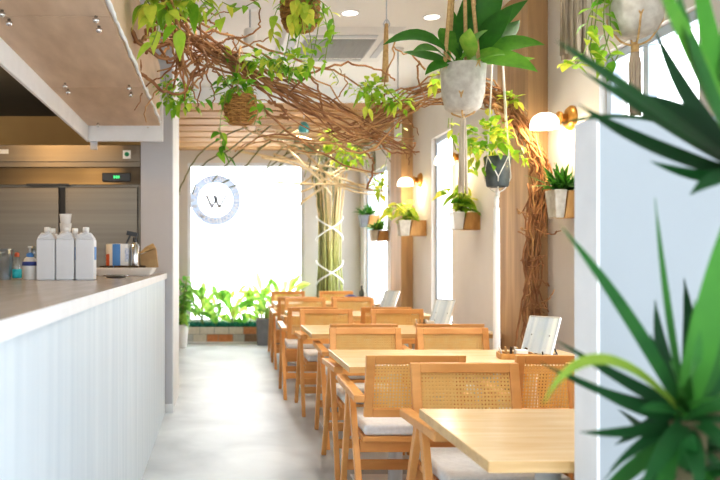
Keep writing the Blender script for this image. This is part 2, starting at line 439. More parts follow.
m=MB(); m.bar((-.92,HE+.03,2.08),(-.92,HE+.03,2.02),.05,.02); m.build('bracket',M_sign,t)
for (px,py) in ((2,10),(9,19),(96,16),(99,26),(65,83),(68,89),(129,85),(131,92),(98,123),(148,126)):
    d=(HZ-EYE)*F/(CY-py); p=P(px,py,d)
    m=MB(); m.lathe([(.004,-.028),(.012,-.024),(.014,-.012),(.007,-.009),(.007,0.002)],10,0,(p.x,p.y,HZ)); m.build('bolt',M_bolt,t)

FX1,FX0,FY=-.64,-1.90,6.3
t=thing('refrigerator','large stainless steel two-door upright refrigerator behind the counter','refrigerator',(-1.27,6.7,0))
m=MB(); m.box((FX0,FY,.08),(FX1,7.1,2.14)); m.build('body',M_steel,t,bevel=.006)
zt=lambda y: EYE+(CY-y)*FY/F
m=MB(); m.hexa([(FX0,FY-.012,zt(162)),(FX1,FY-.012,zt(162)),(FX1,FY+.01,zt(162)),(FX0,FY+.01,zt(162))],[(FX0,FY-.012,zt(145)),(FX1,FY-.012,zt(145)),(FX1,FY+.01,zt(145)),(FX0,FY+.01,zt(145))]); m.build('upper_panel',M_steel,t,bevel=.003)
m=MB(); m.hexa([(FX0,FY-.04,zt(185)),(FX1+.005,FY-.04,zt(185)),(FX1+.005,FY+.01,zt(185)),(FX0,FY+.01,zt(185))],[(FX0,FY-.012,zt(168)),(FX1+.005,FY-.012,zt(168)),(FX1+.005,FY+.01,zt(166)),(FX0,FY+.01,zt(166))]); m.build('control_panel',M_steel,t)
gx=(63-CX)/F*FY
for (x0,x1) in ((FX0+.01,gx-.028),(gx+.028,FX1-.02)):
    m=MB(); m.box((x0,FY-.035,.3),(x1,FY,zt(187.5))); d=m.build('door',M_steel,t,bevel=.006)
    hx=x1-.012 if x1<gx else x0+.0
    m=MB(); m.box((hx,FY-.042,.9),(hx+.012,FY-.036,zt(189))); m.build('door_edge_grip',M_steel,d)
m=MB(); m.box((gx-.026,FY-.002,.3),(gx+.026,FY+.002,zt(187.5))); m.build('door_gap',M_dark,t)
x=lambda px:(px-CX)/F*FY
m=MB(); m.box((x(103),FY-.052,zt(182)),(x(131),FY-.03,zt(173.5))); d=m.build('display',M_black,t,bevel=.004)
m=MB()
for k,(a,b) in enumerate(((114.5,116),(116.8,118.3),(119,120.3))): m.box((x(a),FY-.0535,zt(179)),(x(b),FY-.052,zt(176.3)))
m.build('green_digits',M_green_led,d)
m=MB(); m.box((x(123),FY-.015,zt(159)),(x(131),FY-.0125,zt(150.5))); d=m.build('sticker',M_white,t,label='small white sticker with green dot')
m=MB(); m.lathe([(.018,0),(.018,.002)],14,0,(x(127),FY-.0155,zt(154.5)),Matrix.Rotation(PI/2,3,'X')); m.build('green_dot',mat_noise('green_print',(.02,.3,.15),(.03,.38,.2),(5,5,5)),d)
m=MB(); m.box((x(-3),FY-.015,zt(154)),(x(9),FY-.0125,zt(149.5))); m.build('nameplate',M_white,t)
m=MB(); m.box((x(28),FY-.06,zt(186.2)),(x(70),FY-.036,zt(184.2))); m.build('handle_lip',M_black,t)
m=MB(); m.box((FX1+.001,FY+.02,.08),(FX1+.006,FY+.06,2.14)); m.build('side_seal',M_dark,t)
for xx in (-1.8,-.75):
    m=MB(); m.lathe([(.03,0),(.03,.08)],10,0,(xx,6.4,0)); m.lathe([(.03,0),(.03,.08)],10,0,(xx,7.0,0)); m.build('foot',M_black,t)

# things standing on the counter
CT=1.11
def jug():
    r=thing('jug','','bottle')
    w,dp,h=.05,.048,.222
    m=MB()
    m.hexa([(-w,-dp,0),(w,-dp,0),(w,dp,0),(-w,dp,0)],[(-w,-dp,h),(w,-dp,h),(w,dp,h),(-w,dp,h)])
    m.hexa([(-w,-dp,h),(w,-dp,h),(w,dp,h),(-w,dp,h)],[(-.030,-.026,h+.036),(.026,-.026,h+.036),(.026,.026,h+.036),(-.030,.026,h+.036)])
    m.build('body',M_plastw,r,bevel=.007,seg=3)
    m=MB(); m.bar((-.04,-.03,h+.012),(.02,-.04,h+.036),.012,.014); m.build('grip',M_plastw,r,bevel=.003)
    m=MB(); m.lathe([(.014,h+.03),(.014,h+.040),(.018,h+.041),(.018,h+.062),(.015,h+.066)],16); m.build('cap',M_cream,r)
    m=MB(); m.box((w+.0005,-.03,.11),(w+.002,.03,.18)); m.build('side_label',M_blue,r,label='blue printed side label')
    return r
jl=['white plastic jug nearest the clear cups, one of the front three','middle white plastic jug of the front three, in front of the cup stack','white plastic jug of the front three nearest the printed tub']
j0=jug(); j0['group']='white jugs on the counter'
for i,px in enumerate((47.5,66.5,86.0)):
    p=P(px,280,4.25); jj=j0 if i==0 else dup(j0,(0,0,0))
    jj.location=(p.x,p.y,CT); jj['label']=jl[i]
for px,lab in ((52.5,'white jug half hidden behind the front jug nearest the clear cups'),(75,'white jug half hidden behind the middle front jug')):
    d=4.42; p=P(px,270,d); dup(j0,(p.x,p.y,CT),0,lab)
# cup stack behind the jugs
p=P(65.5,270,4.6); t=thing('cup_stack','tall stack of white paper cups rising behind the white jugs','cups',(p.x,p.y,CT))
for k in range(6):
    z=CT+k*.055; m=MB(); m.lathe([(.024,z),(.036,z+.10),(.038,z+.104),(.034,z+.104),(.022,z+.004)],16,0,(p.x,p.y,0),cap1=False); m.build('cup',M_cream,t)
def vessel(name,label,cat,px,d,prof,mat,extra=()):
    p=P(px,280,d); t=thing(name,label,cat,(p.x,p.y,CT))
    m=MB(); m.lathe([(r,CT+z) for r,z in prof],18,0,(p.x,p.y,0),cap1=(prof[-1][0]<.02)); m.build('body',mat,t)
    for nm,pf,mm in extra:
        m=MB(); m.lathe([(r,CT+z) for r,z in pf],18,0,(p.x,p.y,0)); m.build(nm,mm,t)
    return t
vessel('plastic_cup','clear tapered plastic cup at the counter end of the jugs','cup',5,4.2,[(.032,0),(.034,.004),(.046,.165),(.049,.17),(.046,.17),(.031,.006)],M_bluefrost)
vessel('plastic_cup','second clear plastic cup tucked behind the tapered cup','cup',-2,4.45,[(.032,0),(.034,.004),(.046,.15),(.049,.155),(.046,.155),(.031,.006)],M_bluefrost)
vessel('squeeze_bottle','small clear bottle with teal liquid and dark red lid','bottle',17,4.2,[(.024,0),(.025,.01),(.025,.10),(.012,.125),(.010,.14)],M_acry,[('liquid',[(.0255,.012),(.0255,.06)],M_teal),('lid',[(.013,.126),(.013,.145),(.008,.15)],M_red)])
vessel('bottle','white round bottle with dark blue band and blue cap','bottle',30,4.3,[(.040,0),(.042,.008),(.042,.09),(.03,.118),(.02,.125)],M_cream,[('label_band',[(.0428,.078),(.0428,.10)],M_navy),('cap',[(.02,.122),(.02,.142),(.01,.15)],M_blue),('pump',[(.007,.15),(.007,.175),(.012,.176),(.012,.185)],M_cream)])
vessel('cup','blue tinted plastic cup behind the blue-banded bottle','cup',35,4.6,[(.03,0),(.032,.14),(.036,.19),(.033,.19),(.028,.01)],M_bluefrost)
# tray with tub, spray bottle, paper bag
d=5.3; p=P(122,274,d)
t=thing('tray','long white serving tray on the counter beneath the printed tub','tray',(p.x,p.y,CT))
x0,x1=(97-CX)/F*d,(155-CX)/F*d
m=MB(); m.hexa([(x0+.02,d-.12,CT),(x1-.03,d-.12,CT),(x1-.03,d+.14,CT),(x0+.02,d+.14,CT)],[(x0,d-.15,CT+.055),(x1,d-.15,CT+.055),(x1,d+.17,CT+.055),(x0,d+.17,CT+.055)]); m.build('body',M_cream,t,bevel=.01)
TT=CT+.056
m=MB()
for k in range(60):
    q=V((ru(x0+.04,x1-.06),ru(d-.13,d-.08),TT)); m.lathe([(.004,0),(.009,.004),(.008,.011),(.003,.014)],6,0,q)
o=m.build('coffee_bean',M_soil,None); tag(o,'loose scatter of brown beans along the white tray edge','beans',kind='stuff')
p=P(119,265,d+.02); t=thing('printed_tub','short round tub with blue, white and red print on the tray','tub',(p.x,p.y,TT))
m=MB(); m.lathe([(.085,TT),(.088,TT+.004),(.088,TT+.155),(.085,TT+.16)],28,0,(p.x,p.y,0)); m.build('body',M_cream,t)
def patch(a0,a1,z0,z1,mat,nm):
    m=MB(); vs=[];fs=[];n=8
    for k in range(n+1):
        a=a0+(a1-a0)*k/n
        for z in (z0,z1): vs.append((p.x+.0895*math.cos(a),p.y+.0895*math.sin(a),TT+z))
    for k in range(n): fs.append((2*k,2*k+2,2*k+3,2*k+1))
    m.add(vs,fs,smooth=True); m.build(nm,mat,t)
patch(-1.95,-1.35,.0,.158,M_blue,'blue_panel'); patch(-2.75,-2.25,.01,.09,M_red,'red_print'); patch(-1.0,-.6,.04,.13,mat_noise('small_print',(.3,.4,.6),(.9,.9,.92),(90,90,90)),'small_print')
p=P(135,265,d-.02); t=thing('spray_bottle','grey spray bottle with black trigger head on the tray','bottle',(p.x,p.y,TT))
m=MB(); m.lathe([(.028,TT),(.030,TT+.006),(.030,TT+.15),(.014,TT+.165),(.013,TT+.18)],18,0,(p.x,p.y,0)); m.build('body',M_bolt,t)
m=MB(); m.lathe([(.016,TT+.172),(.016,TT+.20),(.012,TT+.205)],12,0,(p.x,p.y,0)); m.bar((p.x+.018,p.y,TT+.22),(p.x-.055,p.y,TT+.235),.022,.03); m.bar((p.x-.03,p.y,TT+.222),(p.x-.062,p.y,TT+.155),.012,.012); m.build('trigger_head',M_black,t,bevel=.003)
p=P(149,268,d+.1); t=thing('paper_bag','crumpled folded kraft paper bag behind the spray bottle','bag',(p.x,p.y,TT))
m=MB()
m.hexa([(p.x-.05,p.y-.04,TT),(p.x+.07,p.y-.05,TT),(p.x+.06,p.y+.05,TT),(p.x-.06,p.y+.05,TT)],[(p.x-.06,p.y-.05,TT+.085),(p.x+.05,p.y-.06,TT+.13),(p.x+.05,p.y+.05,TT+.12),(p.x-.06,p.y+.04,TT+.09)])
m.build('body',M_cardb,t)
m=MB(); m.hexa([(p.x-.07,p.y-.05,TT+.09),(p.x+.05,p.y-.06,TT+.131),(p.x+.05,p.y+.04,TT+.125),(p.x-.07,p.y+.04,TT+.095)],[(p.x-.02,p.y-.05,TT+.14),(p.x+.03,p.y-.04,TT+.165),(p.x+.03,p.y+.0,TT+.165),(p.x-.02,p.y,TT+.14)]); 
m.build('folded_top',M_jute,t)
p=P(116,273,4.75); t=thing('metal_dish','shallow oval metal dish lying on the worktop before the tray','dish',(p.x,p.y,CT))
m=MB(); m.lathe([(.05,CT),(.075,CT+.012),(.078,CT+.016),(.07,CT+.012),(.02,CT+.004)],20,0,(p.x,p.y,0)); m.build('body',M_bolt,t)

# ------------------------------------------------------------------ tables
def make_table():
    t=thing('dining_table','','table')
    m=MB(); m.box((-.665,-.355,.668),(.665,.355,.70)); 
    for i in (0,2,3,4,5): m.m[i]=1
    m.build('tabletop',[M_table,M_tedge],t,bevel=.003)
    for x in (-.36,.36):
        m=MB(); m.lathe([(.038,.012),(.038,.66)],20,0,(x,0,0)); m.lathe([(.09,.655),(.09,.667)],20,0,(x,0,0)); m.build('pedestal',M_metalw,t)
        m=MB(); m.box((x-.2,-.24,0),(x+.2,.24,.012)); m.build('base_plate',M_metalw,t,bevel=.003)
    return t
tx=[(.70,2.03),(.63,3.80),(.64,5.45),(.65,7.13),(.64,8.92)]
tl=['pale birch dining table butted against the white partition','pale birch dining table second in the row from the partition','pale birch dining table in the middle of the row of five','pale birch dining table second in the row from the back window','pale birch dining table at the back window end of the row']
t0=make_table(); t0['group']='birch tables in a row'
TB=[]
for i,(x0,y0) in enumerate(tx):
    tt=t0 if i==0 else dup(t0,(0,0,0))
    tt.location=(x0+.665,y0+.355+.005,0); tt['label']=tl[i]; TB.append(tt)

# ------------------------------------------------------------------ chairs
def make_chair():
    t=thing('dining_chair','','chair')
    # cushion (rounded)
    m=MB(); m.box((-.215,-.20,.425),(.215,.25,.475)); m.build('seat_cushion',M_cush,t,bevel=.018,seg=4)
    m=MB(); m.box((-.222,-.205,.40),(.222,.25,.424)); m.build('seat_frame',M_chairh,t,bevel=.003)
    m=MB(); m.box((-.228,-.17,.345),(.228,-.145,.40)); m.build('apron',M_chairh,t,bevel=.003)
    m=MB(); m.box((-.228,.155,.345),(.228,.18,.40)); m.build('apron',M_chairh,t,bevel=.003)
    yb=lambda z:-.205-(z-.50)*.22
    # back frame
    def q(x,z,o): return (x,yb(z)+o,z)
    def plank(m,x0,x1,z0,z1,th=.014):
        m.hexa([q(x0,z0,-th),q(x1,z0,-th),q(x1,z0,th),q(x0,z0,th)],[q(x0,z1,-th),q(x1,z1,-th),q(x1,z1,th),q(x0,z1,th)])
    m=MB(); plank(m,-.22,-.182,.515,.80); plank(m,.182,.22,.515,.80); plank(m,-.182,.182,.762,.80); plank(m,-.182,.182,.515,.555)
    m.build('back_frame',M_chairh,t,bevel=.003)
    # cane lattice
    m=MB(); px=.0140; w=.0084
    n=int(.364/px)
    for k in range(n+1):
        x=-.182+k*.364/n; plank(m,x-w/2,x+w/2,.555,.762,.0012)
    nz=int(.207/px)
    for k in range(nz+1):
        z=.555+k*.207/nz; plank(m,-.182,.182,z-w/2,z+w/2,.0016)
    m.build('cane_panel',M_cane,t)
    for s in (-1,1):
        x=s*.245
        m=MB(); m.hexa([(x-.025,-.25,.585),(x+.025,-.25,.585),(x+.025,.27,.602),(x-.025,.27,.602)],[(x-.025,-.25,.618),(x+.025,-.25,.618),(x+.025,.27,.636),(x-.025,.27,.636)])
        m.build('armrest',M_chair,t,bevel=.005)
        for (ya,yf) in ((.035,.25),(-.035,-.34)):
            m=MB(); m.hexa([(x-.014,yf-.018,0),(x+.014,yf-.018,0),(x+.014,yf+.018,0),(x-.014,yf+.018,0)],[(x-.014,ya-.024,.592),(x+.014,ya-.024,.592),(x+.014,ya+.024,.592),(x-.014,ya+.024,.592)])
            m.build('leg',M_chair,t,bevel=.003)
    for yy,z in ((.19,.17),(-.245,.17)):
        m=MB(); m.box((-.235,yy-.011,z),(.235,yy+.011,z+.05)); m.build('stretcher',M_chairh,t,bevel=.003)
    return t
ch0=make_chair(); ch0['group']='cane-backed chairs along the tables'
def chair_at(cx,yb,facing,label,first=[True]):
    # yb: depth of the top of the back panel;  facing 'to' camera or 'away'
    if first[0]: o=ch0; first[0]=False
    else: o=dup(ch0,(0,0,0))
    if facing=='away': o.location=(cx,yb+.262,0); o.rotation_euler=(0,0,0)
    else: o.location=(cx,yb-.262,0); o.rotation_euler=(0,0,PI)
    o['label']=label
    return o
ordn=['table against the partition','second table from the partition','middle table','fourth table from the partition','table nearest the back window']
ft='cane-backed wooden armchair facing the viewer at %s, %s'
aw='cane-backed wooden armchair with back turned at %s, %s'
for (cx,yb,fc,k,side) in ((1.0,3.19,'to',0,'aisle side'),(1.64,3.19,'to',0,'wall side'),(.867,3.46,'away',1,'aisle side'),(1.53,3.46,'away',1,'wall side'),
        (.893,4.80,'to',1,'aisle side'),(1.43,4.80,'to',1,'wall side'),(.938,5.09,'away',2,'aisle side'),(1.50,5.09,'away',2,'wall side'),
        (.894,6.56,'to',2,'aisle side'),(1.49,6.56,'to',2,'wall side'),(.811,6.84,'away',3,'aisle side'),(1.456,6.84,'away',3,'wall side'),
        (.92,8.43,'to',3,'aisle side'),(1.44,8.43,'to',3,'wall side'),(.86,8.68,'away',4,'aisle side'),(1.46,8.68,'away',4,'wall side'),
        (.885,10.15,'to',4,'aisle side'),(1.51,10.15,'to',4,'wall side')):
    chair_at(cx,yb,fc,(ft if fc=='to' else aw)%(ordn[k],side))
TZ=.70
# menu stands and caddies
def menu_stand():
    r=thing('menu_stand','','menu')
    w,h,tl=.085,.22,.50
    q=lambda x,s,o:(x, s*math.sin(tl)*h+o*math.cos(tl), .012+s*math.cos(tl)*h-o*math.sin(tl))
    def sl(m,x0,x1,s0,s1,o0,o1): m.hexa([q(x0,s0,o0),q(x1,s0,o0),q(x1,s0,o1),q(x0,s0,o1)],[q(x0,s1,o0),q(x1,s1,o0),q(x1,s1,o1),q(x0,s1,o1)])
    m=MB(); sl(m,-w+.004,w-.004,.02,.985,-.002,.002); m.build('menu_page',M_page_reflection,r)
    m=MB(); sl(m,-w,w,0,1,-.0055,-.003); sl(m,-w,w,0,1,.003,.0055); m.build('acrylic_sleeve',M_sleeve,r)
    m=MB(); sl(m,-w-.003,-w,0,1,-.006,.006); sl(m,w,w+.003,0,1,-.006,.006); sl(m,-w,w,1,1.012,-.006,.006); m.build('edge',M_cream,r)
    m=MB(); m.bar((-.05,.05,.11),(-.05,.14,.0),.006,.006); m.bar((.05,.05,.11),(.05,.14,.0),.006,.006); m.bar((-.05,-.02,.004),(-.05,.14,.004),.006,.006); m.bar((.05,-.02,.004),(.05,.14,.004),.006,.006); m.bar((-.05,-.02,.004),(-.05,-.028,.03),.006,.006); m.bar((.05,-.02,.004),(.05,-.028,.03),.006,.006)
    m.build('easel',M_black,r)
    return r
ms=menu_stand(); ms['group']='menu stands on the tables'
for i,(px,d,lab) in enumerate(((536,4.22,'glossy menu card on a black easel on the second table, before the vine bundle'),(438,5.95,'glossy menu card on an easel on the middle table before the slim window'),(386,7.62,'glossy menu card on an easel on the fourth table by the far pillar'))):
    o=ms if i==0 else dup(ms,(0,0,0)); o.location=((px-CX)/F*d,d,TZ); o.rotation_euler=(0,0,-.85); o['label']=lab
def caddy():
    r=thing('condiment_caddy','','caddy')
    m=MB(); m.box((-.09,-.06,0),(.09,.06,.008)); m.box((-.09,-.06,.008),(-.083,.06,.03)); m.box((.083,-.06,.008),(.09,.06,.03)); m.box((-.083,-.06,.008),(.083,-.053,.03)); m.box((-.083,.053,.008),(.083,.06,.03)); m.build('tray',M_woodblk,r,bevel=.002)
    m=MB(); m.box((-.01,-.05,.009),(.05,-.01,.05)); m.build('sugar_box',M_cream,r,bevel=.003)
    for k in range(6):
        m=MB(); Mx=Matrix.Translation((-.07+k*.022,.02,.01))@Matrix.Rotation(ru(-.3,.3),4,'Y'); m.box((0,-.018,0),(.006,.018,.048),0,Mx); m.build('packet',[M_cream,M_jute,M_soil][k%3],r)
    return r
cd=caddy(); cd['group']='condiment caddies'
for i,(px,d,lab) in enumerate(((516,4.12,'wooden condiment caddy beside the menu card on the second table'),(427,6.0,'wooden condiment caddy beside the menu card on the middle table'),(375,7.66,'wooden condiment caddy beside the menu card on the fourth table'))):
    o=cd if i==0 else dup(cd,(0,0,0)); o.location=((px-CX)/F*d,d,TZ); o.rotation_euler=(0,0,-.15); o['label']=lab
p=P(351,292,9.35); t=thing('cap','dark blue peaked cap lying on the farthest table','cap',(p.x,p.y,TZ))
m=MB(); m.lathe([(.10,TZ),(.10,TZ+.03),(.08,TZ+.07),(.03,TZ+.09)],18,0,(p.x,p.y,0)); m.build('crown',M_navy,t)
m=MB(); m.hexa([(p.x-.17,p.y-.06,TZ),(p.x-.05,p.y-.09,TZ),(p.x-.05,p.y+.09,TZ),(p.x-.17,p.y+.06,TZ)],[(p.x-.17,p.y-.06,TZ+.008),(p.x-.05,p.y-.09,TZ+.02),(p.x-.05,p.y+.09,TZ+.02),(p.x-.17,p.y+.06,TZ+.008)]); m.build('peak',M_navy,t)
p=P(357.5,291,9.3); t=thing('bottle','slim dark bottle standing on the farthest table near the corner','bottle',(p.x+.05,p.y,TZ))
m=MB(); m.lathe([(.028,TZ),(.028,TZ+.12),(.011,TZ+.16),(.011,TZ+.21)],14,0,(p.x+.05,p.y,0)); m.build('glass',M_darkpot,t)
m=MB(); m.lathe([(.013,TZ+.205),(.013,TZ+.225)],12,0,(p.x+.05,p.y,0)); m.build('cap',M_cream,t)
# orange patterned bag on the far aisle chair
bxx=.80; t=thing('patterned_bag','orange and white patterned bag on the far aisle-side chair seat','bag',(bxx,9.85,.476))
m=MB(); m.hexa([(bxx-.05,9.80,.476),(bxx+.13,9.80,.476),(bxx+.13,9.92,.476),(bxx-.05,9.92,.476)],[(bxx-.04,9.83,.63),(bxx+.12,9.83,.63),(bxx+.12,9.88,.63),(bxx-.04,9.88,.63)]); m.build('body',M_orange,t,bevel=.012)
m=MB(); m.tube(catmull([(bxx,9.855,.62),(bxx+.01,9.855,.70),(bxx+.07,9.855,.70),(bxx+.08,9.855,.62)],5),.006,5); m.build('handle',M_orange,t)

# ------------------------------------------------------------------ AC, lights
ax,ay=.95,6.45; t=thing('air_conditioner','white square ceiling cassette air conditioner with dark grille','air conditioner',(ax,ay,CZ))
m=MB(); m.hexa([(ax-.44,ay-.44,CZ-.04),(ax+.44,ay-.44,CZ-.04),(ax+.44,ay+.44,CZ-.04),(ax-.44,ay+.44,CZ-.04)],[(ax-.48,ay-.48,CZ),(ax+.48,ay-.48,CZ),(ax+.48,ay+.48,CZ),(ax-.48,ay+.48,CZ)]); m.build('panel',M_acw,t)
m=MB()
for k in range(22):
    y=ay-.27+k*.54/21; m.box((ax-.28,y-.007,CZ-.048),(ax+.28,y+.007,CZ-.041),0)
for k in range(12):
    x=ax-.27+k*.54/11; m.box((x-.004,ay-.28,CZ-.051),(x+.004,ay+.28,CZ-.0485),0)
m.build('grille',M_acg,t)
m=MB(); m.box((ax-.29,ay-.29,CZ-.0412),(ax+.29,ay+.29,CZ-.0402)); m.build('grille_backing',M_sign,t)
for (dx,dy,w,h) in ((0,-.37,.28,.03),(0,.37,.28,.03),(-.37,0,.03,.28),(.37,0,.03,.28)):
    m=MB(); m.box((ax+dx-w,ay+dy-h,CZ-.046),(ax+dx+w,ay+dy+h,CZ-.0402)); m.build('outlet_flap',M_acg if 0 else M_sign,t,bevel=.003)
def lamp(name,loc,power,color,size=.08,type='POINT'):
    l=bpy.data.lights.new(name,type); l.energy=power; l.color=color
    if type=='POINT': l.shadow_soft_size=size
    o=bpy.data.objects.new(name,l); COL.objects.link(o); o.location=loc; return o
for px,py,lab in ((350,13,'round recessed downlight above the air conditioner'),(432,17,'round recessed downlight beside the hanging rope hook')):
    d=(CZ-EYE)*F/(CY-py); p=P(px,py,d); t=thing('downlight',lab,'ceiling light',(p.x,p.y,CZ),'recessed downlights')
    m=MB(); m.lathe([(.055,CZ-.004),(.07,CZ-.005),(.072,CZ)],24,0,(p.x,p.y,0),cap0=False,cap1=False); m.build('trim_ring',M_white,t)
    m=MB(); m.lathe([(.0001,CZ-.002),(.055,CZ-.002)],24,0,(p.x,p.y,0),cap0=False,cap1=False); m.build('lens',M_glowm,t)
def spot(px,y0,y1,d,r,lab):
    a=P(px,y0,d); b=P(px,y1,d); t=thing('pendant_spotlight',lab,'lamp',(a.x,a.y,CZ))
    m=MB(); m.lathe([(r*.9,b.z),(r,b.z+.01),(r,a.z-.01),(r*.8,a.z)],18,0,(a.x,a.y,0)); m.build('shade',M_cream,t)
    m=MB(); m.lathe([(.006,a.z),(.006,CZ)],8,0,(a.x,a.y,0)); m.build('rod',M_sign,t)
    m=MB(); m.lathe([(.05,CZ-.02),(.05,CZ)],16,0,(a.x,a.y,0)); m.build('ceiling_rose',M_white,t)
spot(250,29,47,5.5,.045,'white cylindrical pendant spotlight between the branches and hanging basket')
spot(398,119,142,6.6,.032,'slim white cylindrical pendant hanging before the far pillar')
# bulb with teal collar under the slatted ceiling
p=P(304,127,8.4); t=thing('glass_bulb','small clear bulb with teal collar under the slatted ceiling','lamp',(p.x,p.y,SZ))
m=MB(); m.lathe([(.02,p.z-.1),(.06,p.z-.06),(.07,p.z),(.04,p.z+.06),(.02,p.z+.08)],16,0,(p.x,p.y,0)); m.build('glass',M_acry,t)
m=MB(); m.lathe([(.045,p.z-.055),(.062,p.z-.03),(.05,p.z+.01),(.03,p.z+.05)],14,0,(p.x,p.y,0)); m.build('collar',M_teal,t)
m=MB(); m.lathe([(.005,p.z+.07),(.005,SZ)],6,0,(p.x,p.y,0)); m.build('cord',M_cream,t)
# sconces
def sconce(px_base,py,lab,group='brass wall sconces',power=6):
    d=WX*F/(px_base-CX); z=EYE+(CY-py)*d/F
    t=thing('wall_sconce',lab,'sconce',(WX,d,z),group)
    Mx=Matrix.Rotation(-PI/2,3,'Y')
    m=MB(); m.lathe([(.075,0),(.075,.012),(.06,.03),(.035,.036)],22,0,(WX,d,z),Mx); m.build('wall_plate',M_brass,t)
    m=MB(); m.lathe([(.028,.03),(.028,.065),(.04,.07),(.04,.085)],16,0,(WX,d,z),Mx); m.build('arm',M_brass,t)
    c=V((WX-.165,d,z-.065))
    prof=[(.086,0),(.085,.03),(.078,.056),(.062,.078),(.037,.093),(.0005,.098)]
    m=MB(); m.lathe(prof,24,0,c,cap0=False,cap1=False); m.build('shade',M_glow,t,label='white opal glass dome shade')
    l=lamp('sconce_bulb',c+V((0,0,-.03)),power,(1,.76,.48),.05)
    return t
sconce(572,118,'brass wall sconce with white dome beside the broad pillar')
sconce(463,157,'brass wall sconce with white dome above the white wall planter')
sconce(421,180,'brass wall sconce with white dome by the far pillar')

# ------------------------------------------------------------------ foliage helpers
def hang_stems(mb_leaf, mb_stem, starts, step=.055, L=(.06,.10), tint=(.25,.9), W=.70, sway=.02):
    for path in starts:
        pts=catmull(path,7); mb_stem.tube(pts,.0025,4)
        acc=0
        for a,b in zip(pts,pts[1:]):
            acc+=(b-a).length
            if acc>step*.62:
                acc=0; ln=ru(*L)*.74
                d=V((ru(-1,1),ru(-1,.6),ru(-.7,.25)))
                mb_leaf.leaf(b,d,ln,ln*W,ru(.2,.7),ru(*tint))
def puff(mb, c, rad, n, L=(.06,.1), tint=(.2,.95), W=.72, up=.2, flat=1.0):
    c=V(c)
    for _ in range(int(n*1.5)):
        u=V((R.gauss(0,1),R.gauss(0,1),R.gauss(0,1)*flat+up)).normalized()
        q=c+V((u.x*rad[0],u.y*rad[1],u.z*rad[2]))*ru(.25,1)
        d=(u+V((0,0,ru(-.6,.3)))+rv(.3))
        ln=ru(*L)*.74; mb.leaf(q,d,ln,ln*W,ru(.2,.6),ru(*tint))
def fall(c, dx, dz, dy=0, n=4, wob=.05):
    c=V(c); out=[c]
    for k in range(1,n+1):
        t=k/n; out.append(c+V((dx*math.sqrt(t),dy*math.sqrt(t),dz*t**1.5))+rv(wob*.5))
    return out
def macrame(t, c, r, ztop, zbot, zceil, mat, ncord=4, tassel=0, cord=.006, hook=None, tw=.02, tmat=None, top=None):
    h=MB(); top=V(top) if top else V((c.x,c.y,zceil))
    for k in range(ncord):
        a=2*PI*k/ncord+.5
        rim=V((c.x+r*1.03*math.cos(a),c.y+r*1.03*math.sin(a),ztop)); a2=a+PI/ncord
        low=V((c.x+r*.93*math.cos(a2),c.y+r*.93*math.sin(a2),zbot+(ztop-zbot)*.30))
        low2=V((c.x+r*.93*math.cos(a2-2*PI/ncord),c.y+r*.93*math.sin(a2-2*PI/ncord),zbot+(ztop-zbot)*.30))
        kn=V((c.x,c.y,zbot-.035))
        h.tube([top,rim],cord,5); h.tube([rim,low],cord*.8,5); h.tube([rim,low2],cord*.8,5); h.tube(catmull([low,V((c.x+r*.5*math.cos(a2),c.y+r*.5*math.sin(a2),zbot-.012)),kn],4),cord*.8,5)
    h.lathe([(.008,zbot-.07),(.014,zbot-.06),(.014,zbot-.03),(.008,zbot-.02)],10,0,(c.x,c.y,0))
    o=h.build('macrame_hanger',mat,t)
    if tassel:
        m=MB(); n=14
        m.lathe([(tw*.6,zbot-.06),(tw*.85,zbot-.09),(tw,zbot-.06-tassel*.5),(tw*.9,zbot-.06-tassel)],14,0,(c.x,c.y,0))
        for k in range(n):
            a=2*PI*k/n; q=V((c.x+tw*math.cos(a),c.y+tw*math.sin(a),0))
            m.tube([q*1+V((-.4*tw*math.cos(a),-.4*tw*math.sin(a),zbot-.06)),q+V((0,0,zbot-.1)),q+V((ru(-.2,.2)*tw,ru(-.2,.2)*tw,zbot-.06-tassel*ru(.93,1.02)))],tw*.24,5)
        m.build('tassel',tmat or mat,o)
    return o
# H3 : large pale pot with broad leaves
d=3.9; c=P(463,90,d); rr=22.5/F*d; zt_,zb_=P(0,66,d).z,P(0,112,d).z
t=thing('hanging_planter','large pale fabric pot with broad glossy leaves in jute macrame','hanging plant',(c.x,c.y,zb_))
m=MB(); m.lathe([(rr*.55,zb_),(rr*.78,zb_+.02),(rr*.93,zb_+.09),(rr,zt_),(rr*.95,zt_+.004),(rr*.9,zt_-.02)],26,0,(c.x,c.y,0),cap1=False); m.build('pot',M_fabpot,t)
m=MB(); m.lathe([(rr*.9,zt_-.03),(rr*.2,zt_-.02)],18,0,(c.x,c.y,0),cap0=False); m.build('soil',M_soil,t)
m=MB()
for k in range(4):
    a=2*PI*k/4+.4; q=V((c.x+rr*1.0*math.cos(a),c.y+rr*math.sin(a),zt_)); up=V((c.x+.02*math.cos(a)-.01,c.y+.02*math.sin(a),CZ))
    m.tube([q,q.lerp(up,.5),up],.010,6)
    kn=V((c.x,c.y,zb_-.03)); lo=V((c.x+rr*.9*math.cos(a+.78),c.y+rr*.9*math.sin(a+.78),zb_+.07))
    lo2=V((c.x+rr*.9*math.cos(a-.78),c.y+rr*.9*math.sin(a-.78),zb_+.07))
    m.tube([q,lo],.005,5); m.tube([q,lo2],.005,5); m.tube([lo,V((lo.x*.5+c.x*.5,lo.y*.5+c.y*.5,zb_-.008)),kn],.005,5)
m.tube([V((c.x+.01,c.y-.02,zt_)),V((c.x,c.y,CZ))],.010,6)
hg=m.build('macrame_hanger',M_jute,t)
m=MB(); m.lathe([(.008,zb_-.02),(.016,zb_-.05),(.014,zb_-.1),(.016,zb_-.34)],12,0,(c.x,c.y,0))
